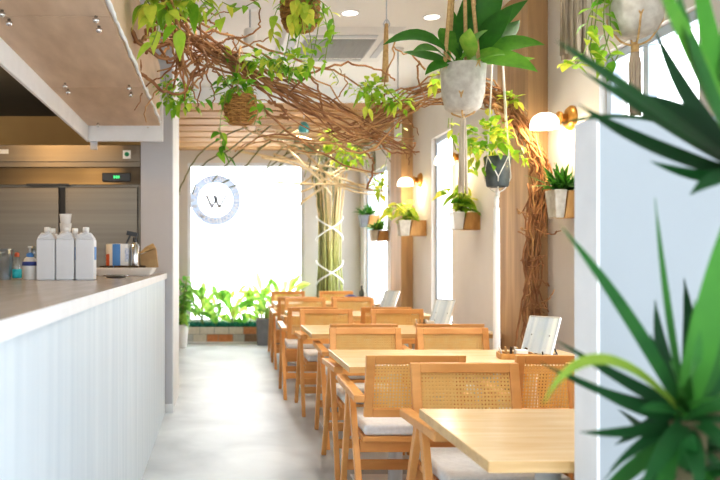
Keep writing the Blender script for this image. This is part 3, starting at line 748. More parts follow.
for k in range(8):
    a=k*PI/4; m.tube([(c.x+.01*math.cos(a),c.y+.01*math.sin(a),zb_-.04),(c.x+.015*math.cos(a),c.y+.015*math.sin(a),zb_-.15),(c.x+.018*math.cos(a)+ru(-.006,.006),c.y+.018*math.sin(a),zb_-.36-ru(0,.05))],.006,5)
m.build('tassel',M_cottonj,hg)
m=MB()
B=V((c.x,c.y,zt_-.01))
def big(tipx,tipy,dd,midx,midy,W,tint,dm=None,fold=.2,nr=(-.1,-.75,.6)):
    tip=P(tipx,tipy,d+dd); mid=P(midx,midy,d+(dm if dm is not None else dd*.5))
    b=B+V((ru(-.05,.05),ru(-.05,.05),0))
    pts=[b*(1-u)**2+mid*2*u*(1-u)+tip*u*u for u in [i/12 for i in range(13)]]
    m.blade(pts,W,V(nr),tint,[.08,.10,.35,.85,1,.85,.5,0],fold)
big(383,45,-.1,430,20,.10,.35); big(403,52,.1,430,55,.07,.3); big(412,52,-.2,440,40,.09,.45)
big(440,28,.1,447,35,.10,.5); big(475,-25,.1,470,30,.12,.25); big(500,-40,-.1,490,30,.13,.3); big(528,0,.1,495,20,.10,.35)
big(545,45,.0,505,35,.12,.55); big(538,72,-.2,500,50,.13,.65); big(520,20,.2,500,40,.12,.25); big(505,55,-.2,485,50,.10,.7); big(488,30,-.2,475,40,.10,.6)
big(455,25,.2,455,45,.09,.5); big(470,28,-.25,465,50,.10,.8); big(450,5,.2,455,40,.08,.3); big(535,58,.25,505,62,.08,.7); big(425,75,-.1,440,58,.07,.4); big(513,5,-.15,488,35,.14,.2)
m.build('broad_foliage',M_broad,t)
# H4 : dark pot
d=5.0-.25; c=P(497.5,172,d); rr=13.5/F*d; zt_,zb_=P(0,157,d).z,P(0,187,d).z
t=thing('hanging_planter','dark grey pot of yellow-green pothos in white macrame with long tassel','hanging plant',(c.x,c.y,zb_))
m=MB(); m.lathe([(rr*.72,zb_),(rr*.8,zb_+.01),(rr,zt_),(rr*.92,zt_),(rr*.9,zt_-.03),(rr*.1,zt_-.03)],24,0,(c.x,c.y,0)); m.build('pot',M_darkpot,t)
h=macrame(t,c,rr,zt_,zb_,CZ,M_cotton,4,0,.005)
m=MB(); zq=zb_-.06; zl=P(0,207,d).z; ze=.36
m.lathe([(.012,zq),(.016,zl+.03),(.012,zl),(.019,zl-.01),(.022,ze+.3),(.024,ze)],14,0,(c.x-.016,c.y-.03,0)); m.build('tassel',M_cottonw,h,label='long white cotton tassel')
lf,st=MB(),MB(); puff(lf,(c.x-.05,c.y,zt_+.10),(.17,.14,.17),95,(.06,.10),(.35,1.0)); 
hang_stems(lf,st,[fall((c.x-.1,c.y-.05,zt_+.02),-.1,-.1),fall((c.x+.1,c.y-.06,zt_+.02),.06,-.05),fall((c.x-.08,c.y-.08,zt_+.05),-.12,-.02)],.045,(.06,.1),(.4,1))
lf.build('foliage',M_leaf,t); st.build('vines',M_pvine,t)
# H5 : near pale pot, right top
d=3.0; c=P(635,15,d); rr=27/F*d; zt_,zb_=P(0,-16,d).z,P(0,37,d).z
t=thing('hanging_planter','pale rounded pot with trailing pothos hung in jute before the nearest side window','hanging plant',(c.x,c.y,zb_))
m=MB(); m.lathe([(rr*.4,zb_),(rr*.7,zb_+.015),(rr*.93,zb_+.06),(rr,zb_+.12),(rr,zt_),(rr*.9,zt_),(rr*.88,zt_-.03),(rr*.1,zt_-.03)],26,0,(c.x,c.y,0)); m.build('pot',M_fabpot,t)
macrame(t,c,rr,zt_,zb_,CZ,M_jute,4,.24,.005,tw=.018,tmat=M_grojute)
lf,st=MB(),MB(); puff(lf,(c.x-.04,c.y,zt_+.06),(.16,.12,.10),45,(.07,.10),(.3,.8))
q=lambda px,py:P(px,py,d-.03)
hang_stems(lf,st,[[V((c.x-.1,c.y-.03,zt_)),q(600,-10),q(595,25),q(590,50),q(598,70)],[V((c.x-.1,c.y-.05,zt_)),q(606,-5),q(604,30),q(613,60),q(618,55)],[V((c.x-.1,c.y-.05,zt_)),q(598,0),q(588,20),q(586,45)],[V((c.x,c.y-.05,zt_)),q(612,0),q(610,30),q(600,62)]],.042,(.05,.085),(.3,.85))
lf.build('foliage',M_leaf,t); st.build('vines',M_pvine,t)
# H6 : planter above the frame with the weathered tassel
d=4.1; c=P(573.5,-45,d); rr=.11; zb_=P(0,-28,d).z; zt_=zb_+.16
t=thing('hanging_planter','hanging planter near the ceiling with broad weathered jute tassel beside the broad pillar','hanging plant',(c.x,c.y,zb_))
m=MB(); m.lathe([(rr*.6,zb_),(rr,zt_),(rr*.9,zt_),(rr*.1,zt_-.02)],24,0,(c.x,c.y,0)); m.build('pot',M_fabpot,t)
macrame(t,c,rr,zt_,zb_,CZ,M_jute,4,.40,.005,tw=.052,tmat=M_grojute)
lf,st=MB(),MB(); q=lambda px,py:P(px,py,d-.16)
hang_stems(lf,st,[[V((c.x,c.y-.1,zt_)),q(590,-20),q(592,20),q(583,55),q(574,66)]],.10,(.07,.1),(.5,.9))
for k in range(6): lf.leaf(q(572+ru(-8,6),66+ru(-5,5)),(ru(-1,1),-.4,ru(-.3,.2)),.10,.07,.2,ru(.6,.95))
puff(lf,(c.x,c.y,zt_+.05),(.12,.1,.06),20,(.07,.1),(.3,.8))
lf.build('foliage',M_leaf,t); st.build('vines',M_pvine,t)
# rattan baskets
def basket(c,r,z0,z1,t,mat=M_rattan):
    m=MB(); n=36; rows=13
    prof=[(.70,0),(.9,.18),(1,.45),(1.0,.75),(.94,1)]
    for i in range(rows):
        u=i/(rows-1); 
        for k in range(len(prof)-1):
            if prof[k][1]<=u<=prof[k+1][1]:
                f=(u-prof[k][1])/(prof[k+1][1]-prof[k][1]); rad=prof[k][0]+(prof[k+1][0]-prof[k][0])*f; break
        pts=[]
        for k in range(n+1):
            a=2*PI*k/n; rr=rad*r+(.006 if (k//2+i)%2 else -.004); pts.append((c.x+rr*math.cos(a),c.y+rr*math.sin(a),z0+u*(z1-z0)))
        m.tube(pts,(z1-z0)/rows*.58,5)
    for k in range(20):
        a=2*PI*k/20; m.tube([(c.x+(q[0]*r+.007)*math.cos(a),c.y+(q[0]*r+.007)*math.sin(a),z0+q[1]*(z1-z0)) for q in prof],.0035,4)
    m.lathe([(r*.68,z0),(r*.85,z0+(z1-z0)*.2),(r*.93,z0+(z1-z0)*.6),(r*.88,z1-.01)],24,0,(c.x,c.y,0),cap1=False)
    return m.build('basket',mat,t)
def strand(c,r,zr,top,t,mat=M_jute,n=3):
    m=MB()
    for k in range(n):
        a=2*PI*k/n+.3; m.tube([(c.x+r*math.cos(a),c.y+r*math.sin(a),zr),top],.003,4)
    m.build('hanging_cord',mat,t)
d=4.25; c=P(300,8,d); r=18/F*d; z0,z1=P(0,29,d).z,P(0,-8,d).z
t=thing('hanging_basket','upper rattan basket of yellow-green pothos beneath the ceiling','hanging plant',(c.x,c.y,z0))
basket(c,r,z0,z1,t); strand(c,r,z1,V((c.x,c.y,CZ)),t)
lf,st=MB(),MB(); puff(lf,(c.x,c.y-.02,z1+.02),(.15,.12,.09),55,(.06,.10),(.4,1))
q=lambda px,py,dd=-.1:P(px,py,d+dd)
hang_stems(lf,st,[[q(310,-5),q(322,10),q(328,35),q(325,60)],[q(305,-5),q(318,15),q(315,45),q(306,72)],[q(295,0),q(290,30),q(285,55),q(276,75)],[q(300,0),q(300,30),q(296,55),q(290,80)],[q(290,-6),q(277,10),q(272,30),q(274,38)],[q(312,-5),q(330,10),q(334,30),q(330,44)],[q(300,0,-.15),q(308,25,-.15),q(312,50,-.1)],[q(285,-8),q(262,-2),q(240,8),q(222,2)]],.04,(.06,.095),(.35,.95))
for k in range(14): lf.leaf(q(298+ru(-10,10),10+ru(-12,14),-.14),(ru(-.4,.4),-.3,ru(-1,-.2)),ru(.06,.09),.05,.3,ru(.75,1))
lf.build('foliage',M_leaf,t); st.build('vines',M_pvine,t)
d=4.55; c=P(240.5,110,d); r=15/F*d; z0,z1=P(0,123,d).z,P(0,97,d).z
t=thing('hanging_basket','small round rattan basket of trailing pothos hanging below the branches','hanging plant',(c.x,c.y,z0))
basket(c,r,z0,z1,t); strand(c,r,z1,V((c.x,c.y,z1+.3)),t)
lf,st=MB(),MB(); puff(lf,(c.x-.02,c.y-.02,z1+.05),(.15,.10,.08),42,(.06,.10),(.15,.75))
q=lambda px,py,dd=-.1:P(px,py,d+dd)
hang_stems(lf,st,[[q(228,95),q(222,110),q(220,130),q(222,150),q(232,160)],[q(250,95),q(262,105),q(266,118)],[q(225,92),q(215,95),q(205,100)],[q(252,96),q(258,110),q(254,125)],[q(218,128),q(224,142),q(216,155)],[q(232,92),q(226,82),q(222,75)]],.05,(.055,.09),(.1,.75))
lf.build('foliage',M_leaf,t); st.build('vines',M_pvine,t)
# trailing pothos strands laid over canopy and branches
def pothos(label, stems, puffs, tint=(.2,.85), step=.045, L=(.055,.095)):
    base=V(stems[0][0]) if stems else V(puffs[0][0])
    t=thing('trailing_pothos',label,'plant',base,'pothos draped on the branches')
    lf,st=MB(),MB()
    hang_stems(lf,st,stems,step,L,tint)
    for (c,rad,n) in puffs: puff(lf,c,rad,n,L,tint)
    lf.build('foliage',M_leaf,t); st.build('vines',M_pvine,t) if stems else None
q=P
pothos('bright pothos spilling over the canopy corner at the ceiling',[[q(135,-15,3.6),q(150,5,3.6),q(158,25,3.65),q(152,45,3.6)],[q(150,-20,3.7),q(165,0,3.7),q(172,20,3.7),q(180,30,3.7)],[q(170,-20,3.8),q(195,-5,3.8),q(215,8,3.8),q(223,25,3.8)],[q(190,-15,4),q(205,5,4),q(212,15,4)]],[(q(160,2,3.7),(.12,.1,.08),26),(q(190,-2,3.8),(.12,.1,.07),16)],(.45,.95),.045,(.07,.13))
pothos('dense pothos tuft under the thicket at the canopy end',[[q(165,75,5.0),q(168,95,5.0),q(176,112,5.0)],[q(180,80,5.0),q(190,100,5.0),q(188,112,5.0)]],[(q(172,95,5.0),(.11,.1,.12),58),(q(188,100,5.0),(.08,.1,.07),20)],(.2,.8),.05,(.05,.08))
pothos('pothos leaves scattered along the upper branch run',[[q(215,50,4.6),q(235,60,4.6),q(255,62,4.6),q(275,75,4.7)],[q(222,40,4.55),q(228,55,4.6),q(226,68,4.6)],[q(260,52,4.6),q(272,62,4.6),q(285,72,4.6),q(300,68,4.7)]],[(q(262,60,4.6),(.16,.08,.07),34),(q(293,62,4.6),(.12,.08,.09),26)],(.2,.9),.05)
pothos('pothos tuft in the dip where the branch runs meet',[[q(365,80,4.9),q(372,95,4.9),q(368,110,4.9)],[q(330,68,4.9),q(338,80,4.9),q(336,85,4.9)],[q(350,85,4.9),q(347,92,4.9)],[q(385,85,4.8),q(392,95,4.8),q(400,104,4.8)]],[(q(372,92,4.95),(.14,.1,.10),55),(q(395,102,4.9),(.12,.1,.07),28)],(.4,.9),.05,(.05,.085))
pothos('thin pothos strand dangling before the far pillar',[[q(398,118,5.4),q(403,128,5.4),q(400,150,5.4)],[q(385,130,5.5),q(388,150,5.5),q(383,175,5.5),q(379,188,5.5)]],[(q(379,186,5.5),(.03,.03,.08),12)],(.5,.95),.05,(.05,.08))
pothos('pothos strand trailing below the large pale pot',[[q(452,118,4.3),q(452,135,4.3),q(456,150,4.3)],[q(449,118,4.3),q(448,128,4.3)]],[],(.5,.95),.045,(.05,.08))
pothos('pothos tuft lying on the arch beside the broad pillar',[[q(505,92,4.8),q(512,98,4.8),q(520,104,4.8)]],[(q(511,99,4.75),(.05,.05,.04),16),(q(437,78,4.6),(.05,.05,.07),14)],(.6,1),.04,(.05,.08))
pothos('pothos strand over the willow canes before the logo',[[q(352,148,7.5),q(345,165,7.5),q(338,155,7.6)],[q(366,150,7.2),q(358,158,7.2),q(350,160,7.2)]],[(q(350,155,7.4),(.16,.1,.10),36),(q(330,140,7.4),(.12,.1,.10),22)],(.45,.95),.06,(.06,.10))

# ------------------------------------------------------------------ branch garland
def branch(ctrl, r0, r1, jit, per=4, crook=.007):
    pts=[V(p)+rv(jit) for p in ctrl]
    pts=catmull(pts,per); pts=[p+rv(crook) for p in pts]
    n=len(pts); m=MB(); m.tube(pts,[r0+(r1-r0)*i/(n-1)*1.0 for i in range(n)],5); return m
g=thing('branch_garland','long garland of bare tangled brown branches slung under the ceiling','branches',P(330,120,4.9))
def pick(): return R.choice([M_branch,M_branch,M_branch2])
for k in range(26):
    a=ru(0,1); s=R.gauss(0,1)
    st_=P(165+ru(-10,35),28+R.gauss(0,14),4.4+ru(-.2,.2))
    path=[st_,P(215,52+s*9,4.55),P(260,80+s*11,4.7),P(310,105+s*13,4.85),P(350,128+s*13,4.95),P(385,142+s*8,5.05),P(412,150+s*9,5.1)]
    i0=R.choice([0,0,0,1,2]); i1=R.choice([5,6,7,7])
    branch(path[i0:i1],ru(.004,.010),.003,.03).build('branch',pick(),g)
for k in range(19):
    s=R.gauss(0,1)
    path=[P(285+ru(-30,30),128+ru(-15,15),5),P(330,140+s*9,5.0),P(365,128+s*10,5.0),P(400,108+s*9,4.95),P(435,92+s*7,4.9),P(475,90+s*6,4.85),P(500,96+s*6,4.85)]
    i0=R.choice([0,1,2,2]); branch(path[i0:R.choice([6,7,7])],ru(.004,.009),.003,.025).build('branch',pick(),g)
for k in range(20):   # thicket at the canopy end
    c=P(186+ru(-18,22),45+ru(-25,35),4.6+ru(-.35,.35)); path=[c]
    dirn=V((ru(-.5,.9),ru(-.6,.6),ru(-.8,.7))).normalized()
    for j in range(6):
        dirn=(dirn+rv(.42)).normalized(); path.append(path[-1]+dirn*.10)
    branch(path,ru(.005,.010),.003,.01,5,.006).build('branch',pick(),g)
for k in range(13):   # rooted on the canopy side
    y=ru(3.2,5.2); a=V((HX1+.02,y,2.30+ru(0,.25))); path=[a,a+V((.08,.15,ru(-.08,.1))),a+V((.18,.4,ru(-.1,.1))),P(190+ru(-15,20),60+ru(-25,40),4.8)]
    branch(path,ru(.008,.014),.006,.03,5,.008).build('branch',pick(),g)
for (pts,r) in (([(286,97,4.8),(310,75,4.7),(345,66,4.7),(380,69,4.7),(395,80,4.75)],.008),([(196,64,4.4),(230,72,4.5),(255,84,4.6)],.008),([(325,112,4.9),(318,85,4.85),(300,68,4.8)],.008),([(395,38,4.8),(393,55,4.8),(388,85,4.85)],.006),([(425,70,4.7),(410,55,4.7),(395,48,4.7)],.006),([(420,62,4.8),(418,80,4.8),(425,100,4.8)],.007),
   ([(330,105,4.95),(345,85,4.9),(340,70,4.9)],.005),([(380,145,5.1),(400,153,5.1),(418,152,5.1)],.007),([(395,130,5),(410,120,5),(418,135,5)],.004),([(270,100,4.8),(285,110,4.85),(280,116,4.85),(287,120,4.85)],.012),([(365,190,5.4),(372,170,5.4),(371,158,5.4),(362,150,5.4)],.009),([(415,142,5.3),(412,155,5.3),(408,165,5.3)],.005),([(340,150,5),(310,152,5),(270,140,5),(235,150,5)],.006),([(300,138,4.9),(270,133,4.9),(240,146,4.9)],.006),
   ([(195,50,4.5),(200,80,4.5),(197,105,4.5)],.006),([(205,70,4.5),(212,95,4.5),(210,110,4.5)],.005)):
    branch([P(*x) for x in pts],r,r*.6,.008,6,.006).build('branch',pick(),g)
# rope and hook that carry the garland
t=thing('hanging_rope','tan rope hanging from a ceiling hook and holding the branches','rope',P(386,30,5.0))
m=MB(); a=P(385,82,5.0); b=P(386.5,24,5.0); m.tube([a+V((-.01,0,0)),b],.013,7); m.tube([a+V((.012,0,0)),b],.011,7); m.build('rope',M_jute,t)
m=MB(); m.tube([b,V((b.x,b.y,CZ))],.004,5); m.tube(catmull([b+V((-.02,0,0)),b+V((0,0,.03)),b+V((.02,0,0)),b+V((0,0,-.03)),b+V((-.02,0,0))],4),.004,5); m.build('hook',M_sign,t)
# vine bundle arching and climbing down the broad pillar
g=thing('vine_bundle','thick twisted vine bundle arching over and climbing the broad pillar','branches',V((1.93,4.93,0)))
for k in range(34):
    s=R.gauss(0,1); s2=R.gauss(0,1); u=R.gauss(0,.8)
    yend=R.choice([150,175,210,260,310,345,345])
    path=[P(452+ru(-15,20),93+s*7,4.75),P(487,97+s*7,4.78),P(513,113+s*8,4.82),P(532,140+s*7+0,4.86),P(541+u*6,175,4.88),P(534+s2*5.5,215,4.9),P(531+u*5.5,265,4.9),P(534+s2*6,320,4.9),P(533+u*7,390,4.9),P(530+s2*8,450,4.9)]
    n={150:4,175:5,210:6,260:7,310:8,345:10}[yend]
    i0=R.choice([0,0,1,2,3])
    pth=path[i0:n] if n-i0>=2 else path[0:4]
    branch(pth,ru(.005,.011),.004,.020,6,.008).build('vine',R.choice([M_branch,M_branch2,M_branch]),g)
for k in range(16):
    a=P(531+R.gauss(0,6),ru(215,330),4.86); path=[a]; dirn=V((ru(-1,1),ru(-.7,0),ru(-.4,1))).normalized()
    for j in range(5): dirn=(dirn+rv(.7)).normalized(); path.append(path[-1]+dirn*ru(.015,.035))
    branch(path,.005,.003,.005,4,.004).build('vine',pick(),g)
for k in range(16):
    s=R.gauss(0,1); path=[P(530+R.gauss(0,7),460-CY*0,4.9),P(532+R.gauss(0,8),390,4.89),P(531+R.gauss(0,5),320,4.88),P(532+R.gauss(0,5),250,4.88),P(538+R.gauss(0,9),185,4.87)]
    path[0].z=.0
    branch(path,ru(.007,.013),.005,.010,7,.007).build('vine',pick(),g)
# ------------------------------------------------------------------ willow column
cx,cy=1.58,11.25
g=thing('willow_column','column of bound green willow stems fanning out under the slatted ceiling','branches',(cx,cy,0))
for k in range(46):
    a=ru(0,2*PI); r=.19*math.sqrt(ru(.1,1)); tw=ru(-.5,.5)
    b=lambda z,rr:V((cx+rr*math.cos(a+tw*z*.4),cy+rr*.7*math.sin(a+tw*z*.4),z))
    path=[b(0,r*1.1),b(.7,r),b(1.3,r*.85),b(2.0,r*1.05),b(2.45,r*1.5)]
    ph=ru(0,2*PI); ln=ru(.5,1.5); dx,dy=math.cos(ph),-abs(math.sin(ph))*1.6
    if k%3==0: 
        path += [V((cx+dx*ln*.3,cy+dy*ln*.3,2.72)),V((cx+dx*ln*.8,cy+dy*ln*.8,2.74+ru(-.1,.05))),V((cx+dx*ln*1.2,cy+dy*ln*1.2,2.6-ru(0,.5)))]
        path=[V((min(p.x,WX-.08),min(p.y,BY-.08),p.z)) for p in path]
    branch(path,ru(.014,.02),.007,.008,5,.004).build('stem',M_stem if k%3 else M_stem2,g)
for zc in (1.66,1.02):
    for s in (-1,1):
        pts=[V((cx+s*.19*math.cos(q_),cy-.20*abs(math.sin(q_+.001))-.0,zc+.17*(q_/PI-.5)*2)) for q_ in [PI*i/12 for i in range(13)]]
        m=MB(); m.tube(pts,.011,5); m.build('tie',M_cream,g)
# arching pale canes under the ceiling, sprung from the column top
C0=(333,150,11)
for path in ([(330,160,11),(262,128,10),(205,148,9),(186,180,8.8),(183,196,8.8)],[(330,155,11),(270,128,10),(225,150,9),(205,168,9),(194,194,9)],[(332,150,11),(290,118,10),(248,146,9),(225,170,9),(211,191,9)],
   [(335,150,11),(300,125,10),(262,150,9),(240,176,9),(198,195,9)],[(335,160,11),(300,150,10),(255,174,9.2),(226,190,9)],[(385,140,9.5),(350,165,10),(310,188,10),(282,198,10)],[(275,152,9.5),(320,170,10),(365,188,10),(385,192,10)],
   [(262,158,9),(300,170,9.6),(345,190,10),(382,197,10)],[(300,205,10),(340,175,10),(372,152,10)],[(290,150,9),(320,180,9.6),(330,195,10)],[(370,135,9),(340,150,9.4),(305,176,9.6),(290,192,9.6)],[(240,150,9),(290,160,9.5),(340,172,10),(378,172,10)],[(330,150,11),(360,165,10.5),(385,200,10)],
   [(300,150,9.5),(340,185,9.5),(388,192,9.5)],[(262,140,9),(300,138,9),(340,150,9),(365,160,9)],[(278,185,9.5),(320,182,9.5),(370,180,9.5)]):
    dk=path[-1][0]<230
    branch([P(*x) for x in path],.011 if dk else .016,.007 if dk else .009,.02,7,.003).build('cane',M_stem2 if dk else M_palestem,g)
for (px,py,r,d) in ((290,128,.42,9.6),(315,135,.5,9.8),(272,122,.36,9.2)):
    c=P(px,py,d); pts=[c+V((r*math.cos(2*PI*k/26),.2*math.sin(2*PI*k/26),min(r*.55*math.sin(2*PI*k/26),SZ-c.z-.02))) for k in range(27)]
    m=MB(); m.tube(pts,.010,5); m.build('hoop',M_palestem,g)

# ------------------------------------------------------------------ wall planters
def wall_planter(label, pxw, y0, y1, pot_mat, w, kind, tint=(.2,.8), n=40):
    d=WX*F/(pxw-CX); z1=EYE+(CY-y0)*d/F; z0=EYE+(CY-y1)*d/F; h=z1-z0
    t=thing('wall_planter',label,'wall plant',(WX,d,z0),'planters mounted on the wall')
    m=MB(); m.hexa([(WX-w*.62,d-.06,z0),(WX-.0,d-.06,z0+.0),(WX-.0,d+.06,z0),(WX-w*.62,d+.06,z0)],[(WX-w*.50,d-.06,z1-.005),(WX,d-.06,z1-.005),(WX,d+.06,z1-.005),(WX-w*.50,d+.06,z1-.005)]); m.build('wood_block',M_woodblk,t,bevel=.003)
    c=V((WX-w*.78,d,0)); r=w*.22
    m=MB(); m.hexa([(c.x-r*.72,d-.055,z0),(c.x+r*.70,d-.055,z0),(c.x+r*.70,d+.055,z0),(c.x-r*.72,d+.055,z0)],[(c.x-r*1.1,d-.075,z1),(c.x+r*.95,d-.075,z1),(c.x+r*.95,d+.075,z1),(c.x-r*1.1,d+.075,z1)]); m.build('pot',pot_mat,t,bevel=.008,seg=3)
    lf=MB(); top=V((c.x+.035,d,z1))
    if kind=='spiky':
        for k in range(n):
            a=ru(0,2*PI); el=ru(.2,1.3); L=ru(.12,.24); dv=V((math.cos(a)*math.cos(el),math.sin(a)*math.cos(el)-.1,math.sin(el)))
            q=top+V((ru(-.04,.06),ru(-.04,.04),0)); lf.leaf(q,dv,L,.026,.25,ru(*tint),prof=(.5,.9,1,.8,.4,0))
    elif kind=='arching':
        for k in range(n):
            q=top+V((ru(-.03,.05),ru(-.05,.05),ru(.0,.09))); lf.leaf(q,V((ru(-1,.7),ru(-1,.6),ru(-.1,.9))),ru(.07,.13),.065,.5,ru(*tint))
        st=MB()
        for k in range(6):
            e=top+V((ru(-.26,.1),ru(-.22,.2),ru(.06,.20))); pth=catmull([top,top.lerp(e,.6)+V((0,0,.07)),e],5); st.tube(pth,.003,4)
            for j in range(6): lf.leaf(pth[-1-j%4],V((ru(-1,.5),ru(-1,.5),ru(-.4,.3))),ru(.09,.14),.07,.4,ru(.6,1))
        st.build('stems',M_pvine,t)
    lf.build('foliage',M_leaf if kind!='spiky' else M_broad,t)
    return t
wall_planter('spiky dark green plant in grey pot on wood block nearest the partition',578,190,218,M_greypot if 0 else M_fabpot,.165,'spiky',(.15,.6),90)
wall_planter('leafy yellow-green plant in white wall pot beside the slim window',478,212,230,M_cream,.22,'arching',(.3,.9),46)
wall_planter('arching yellow-green plant in wooden wall pot below the far sconce',425,220,236,M_fabpot,.28,'arching',(.35,.95),40)
wall_planter('dark leafy plant in the upper wooden pot at the far window',379,215,227,M_greypot,.26,'spiky',(.15,.6),60)
wall_planter('bright leafy plant in the lower wooden pot at the far window',387.5,230,241,M_fabpot,.22,'spiky',(.4,.9),60)

# ------------------------------------------------------------------ window-end planter
t=thing('brick_planter','low planter of mixed grey and orange bricks under the back window','planter',(.4,11.4,0))
m=MB(); px0,px1=(186-CX)/F*11.3,(300-CX)/F*11.3
m.box((px0,11.31,.0),(px1,11.55,.225),4)
for row in range(2):
    x=px0-(.0 if row else .1)
    while x<px1:
        w=R.choice([.17,.20,.21]); a=max(x,px0); b=min(x+w,px1)
        if b-a>.03: m.box((a+.004,11.30,.02+row*.108),(b-.004,11.33,.02+row*.108+.1),R.choice([0,1,3,2,1,0,3]))
        x+=w
m.build('bricks',M_brk+[M_mortar],t)
m=MB(); m.box((px0+.02,11.345,.225),(px1-.02,11.54,.235)); m.build('soil',M_soil,t)
m=MB(); m.box((px0-.02,11.25,0),(px1+.3,11.30,.02)); m.build('base_strip',M_white,t)
m=MB()
for k in range(2600):
    q=V((ru(px0+.01,px1-.01),ru(11.33,11.53),.228)); m.leaf(q,(ru(-.5,.5),ru(-.25,.4),1),ru(.05,.13),.010,.3,ru(0,1),nseg=2,prof=(1,.8,0))
o=m.build('ground_cover',M_grass); tag(o,'blue-green grassy ground cover along the brick planter','grass',kind='stuff')
def leafy(label, px, ybot, d, n, h, spread, W, z0=.23, tint=(.2,.9), name='leafy_plant', par=None, kind='lance'):
    x=(px-CX)/F*d; base=V((x,d,z0)); t=par or thing(name,label,'plant',base,'plants in the window planter')
    lf,st=MB(),MB()
    for k in range(n):
        a=ru(0,2*PI); hh=h*ru(.05,.75); r=spread*ru(.1,.8)*(.4+hh/h); e=base+V((r*math.cos(a),r*.4*math.sin(a),hh))
        if k%2==0: st.tube(catmull([base+V((ru(-.03,.03),ru(-.02,.02),0)),base.lerp(e,.5)+V((-.01*math.cos(a),0,.03)),e],4),.004,4)
        dv=V((math.cos(a)*ru(.3,1.1),math.sin(a)*.4-.15,ru(.5,1.6))); L=h*ru(.32,.62)
        lf.leaf(e-V((0,0,.02)),dv,L,L*W*.75,ru(.15,.6),ru(*tint),nrm=V((-math.cos(a)*.3,-.8,.5)),prof=(.1,.6,1,.9,.55,0))
    st.build('stems',M_pvine,t); lf.build('foliage',M_outl,t); return t
leafy('slender lance-leaved plant at the white pot end of the planter',202,0,11.42,24,.66,.17,.28)
leafy('bushy green plant second from the white pot in the planter',217,0,11.42,24,.58,.17,.32)
leafy('upright broad-leaved plant in the middle of the planter',233,0,11.42,24,.66,.17,.30,tint=(.35,1))
t=leafy('lance-leaved plant beneath the tall paddle leaf in the planter',244,0,11.42,15,.44,.15,.34)
p=P(250.5,318,11.4); t=thing('leafy_plant','single tall paddle-shaped leaf on a thin stalk in the planter','plant',(p.x,11.4,.23),'plants in the window planter')
m=MB(); m.tube([(p.x,11.4,.23),(p.x-.01,11.4,.55)],.006,5); m.build('stalk',M_pvine,t)
m=MB(); m.leaf((p.x-.01,11.4,.50),(.0,.0,1),.34,.13,0,.55,nrm=V((0,-1,.1)),prof=(.2,.9,1,.85,.5,0)); m.build('leaf',M_outl,t)
leafy('yellow-tipped plant behind the grey box planter',262,0,11.42,28,.70,.20,.28,tint=(.4,1))
leafy('yellow-green plant behind the farthest chairs',285,0,11.42,34,.78,.22,.28,tint=(.5,1))
# grey box planter
d=10.95; x0,x1=(257-CX)/F*d,(277-CX)/F*d
t=thing('box_planter','dark grey box planter at the aisle end of the chairs','planter',((x0+x1)/2,d+.13,0))
m=MB(); m.hexa([(x0+.01,d,0),(x1-.01,d,0),(x1-.01,d+.24,0),(x0+.01,d+.24,0)],[(x0-.005,d-.01,.37),(x1+.005,d-.01,.37),(x1+.005,d+.25,.37),(x0-.005,d+.25,.37)]); m.build('box',M_greypot,t,bevel=.006)
m=MB(); m.box((x0+.0,d,.371),(x1,d+.24,.374)); m.build('soil',M_soil,t)
leafy('',267,0,d+.12,26,.42,.16,.30,.372,(.3,.9),par=t)
# dark pot behind the chairs
p=P(277,352,10.6); t=thing('plant_pot','black pot of green leaves behind the farthest aisle chair','plant',(p.x+.1,10.7,0))
m=MB(); m.lathe([(.10,0),(.13,.34),(.14,.36),(.12,.36),(.02,.34)],20,0,(p.x+.1,10.7,0)); m.build('pot',M_darkpot,t)
lf=MB(); puff(lf,(p.x+.1,10.7,.40),(.14,.1,.12),30,(.08,.14),(.3,.8),.5); lf.build('foliage',M_outl,t)
# white pot plant at the left of the window
d=10.7; p=P(181,348,d); t=thing('potted_plant','bushy green plant in tall white pot beside the column','plant',(p.x,d,0))
m=MB(); m.lathe([(.075,0),(.08,.01),(.105,.30),(.11,.32),(.10,.32),(.09,.30),(.02,.295)],22,0,(p.x,d,0)); m.build('pot',M_cream,t)
lf,st=MB(),MB()
for k in range(16):
    e=V((p.x+R.gauss(.03,.10),d+R.gauss(0,.08),ru(.5,1.05))); pth=catmull([V((p.x+ru(-.03,.03),d,.29)),V((p.x,d,.29)).lerp(e,.5)+rv(.02),e],5); st.tube(pth,.005,4)
    for j in range(9): lf.leaf(pth[-1-j]+V((0,0,0)),V((ru(-1,1),ru(-1,.5),ru(-.3,.7))),ru(.10,.18),.06,.5,ru(.15,.8))
st.build('stems',M_pvine,t); lf.build('foliage',M_outl,t)

# ------------------------------------------------------------------ yucca in front of the partition
t=thing('yucca','tall potted yucca with sword leaves in front of the white partition','plant',(.76,1.25,0))
m=MB(); m.lathe([(.13,0),(.14,.02),(.17,.32),(.18,.34),(.165,.34),(.15,.31),(.02,.305)],26,0,(.76,1.25,0)); m.build('pot',M_cream,t)
m=MB(); m.lathe([(.15,.312),(.02,.315)],20,0,(.76,1.25,0),cap0=False); m.build('soil',M_soil,t)
B1=P(748,172,1.25); B2=P(684,420,1.2)
m=MB(); m.tube(catmull([(.79,1.27,.3),(.80,1.27,.8),tuple(B1-V((0,0,.1))),tuple(B1)],6),[.035]*18+[.03],10)
m.tube(catmull([(.73,1.23,.3),(.72,1.22,.55),tuple(B2-V((0,0,.06))),tuple(B2)],6),[.03]*18+[.026],10); m.build('trunk',mat_noise('yucca_bark',(.08,.07,.03),(.16,.13,.07),(20,20,60),.9,0,.4),t)
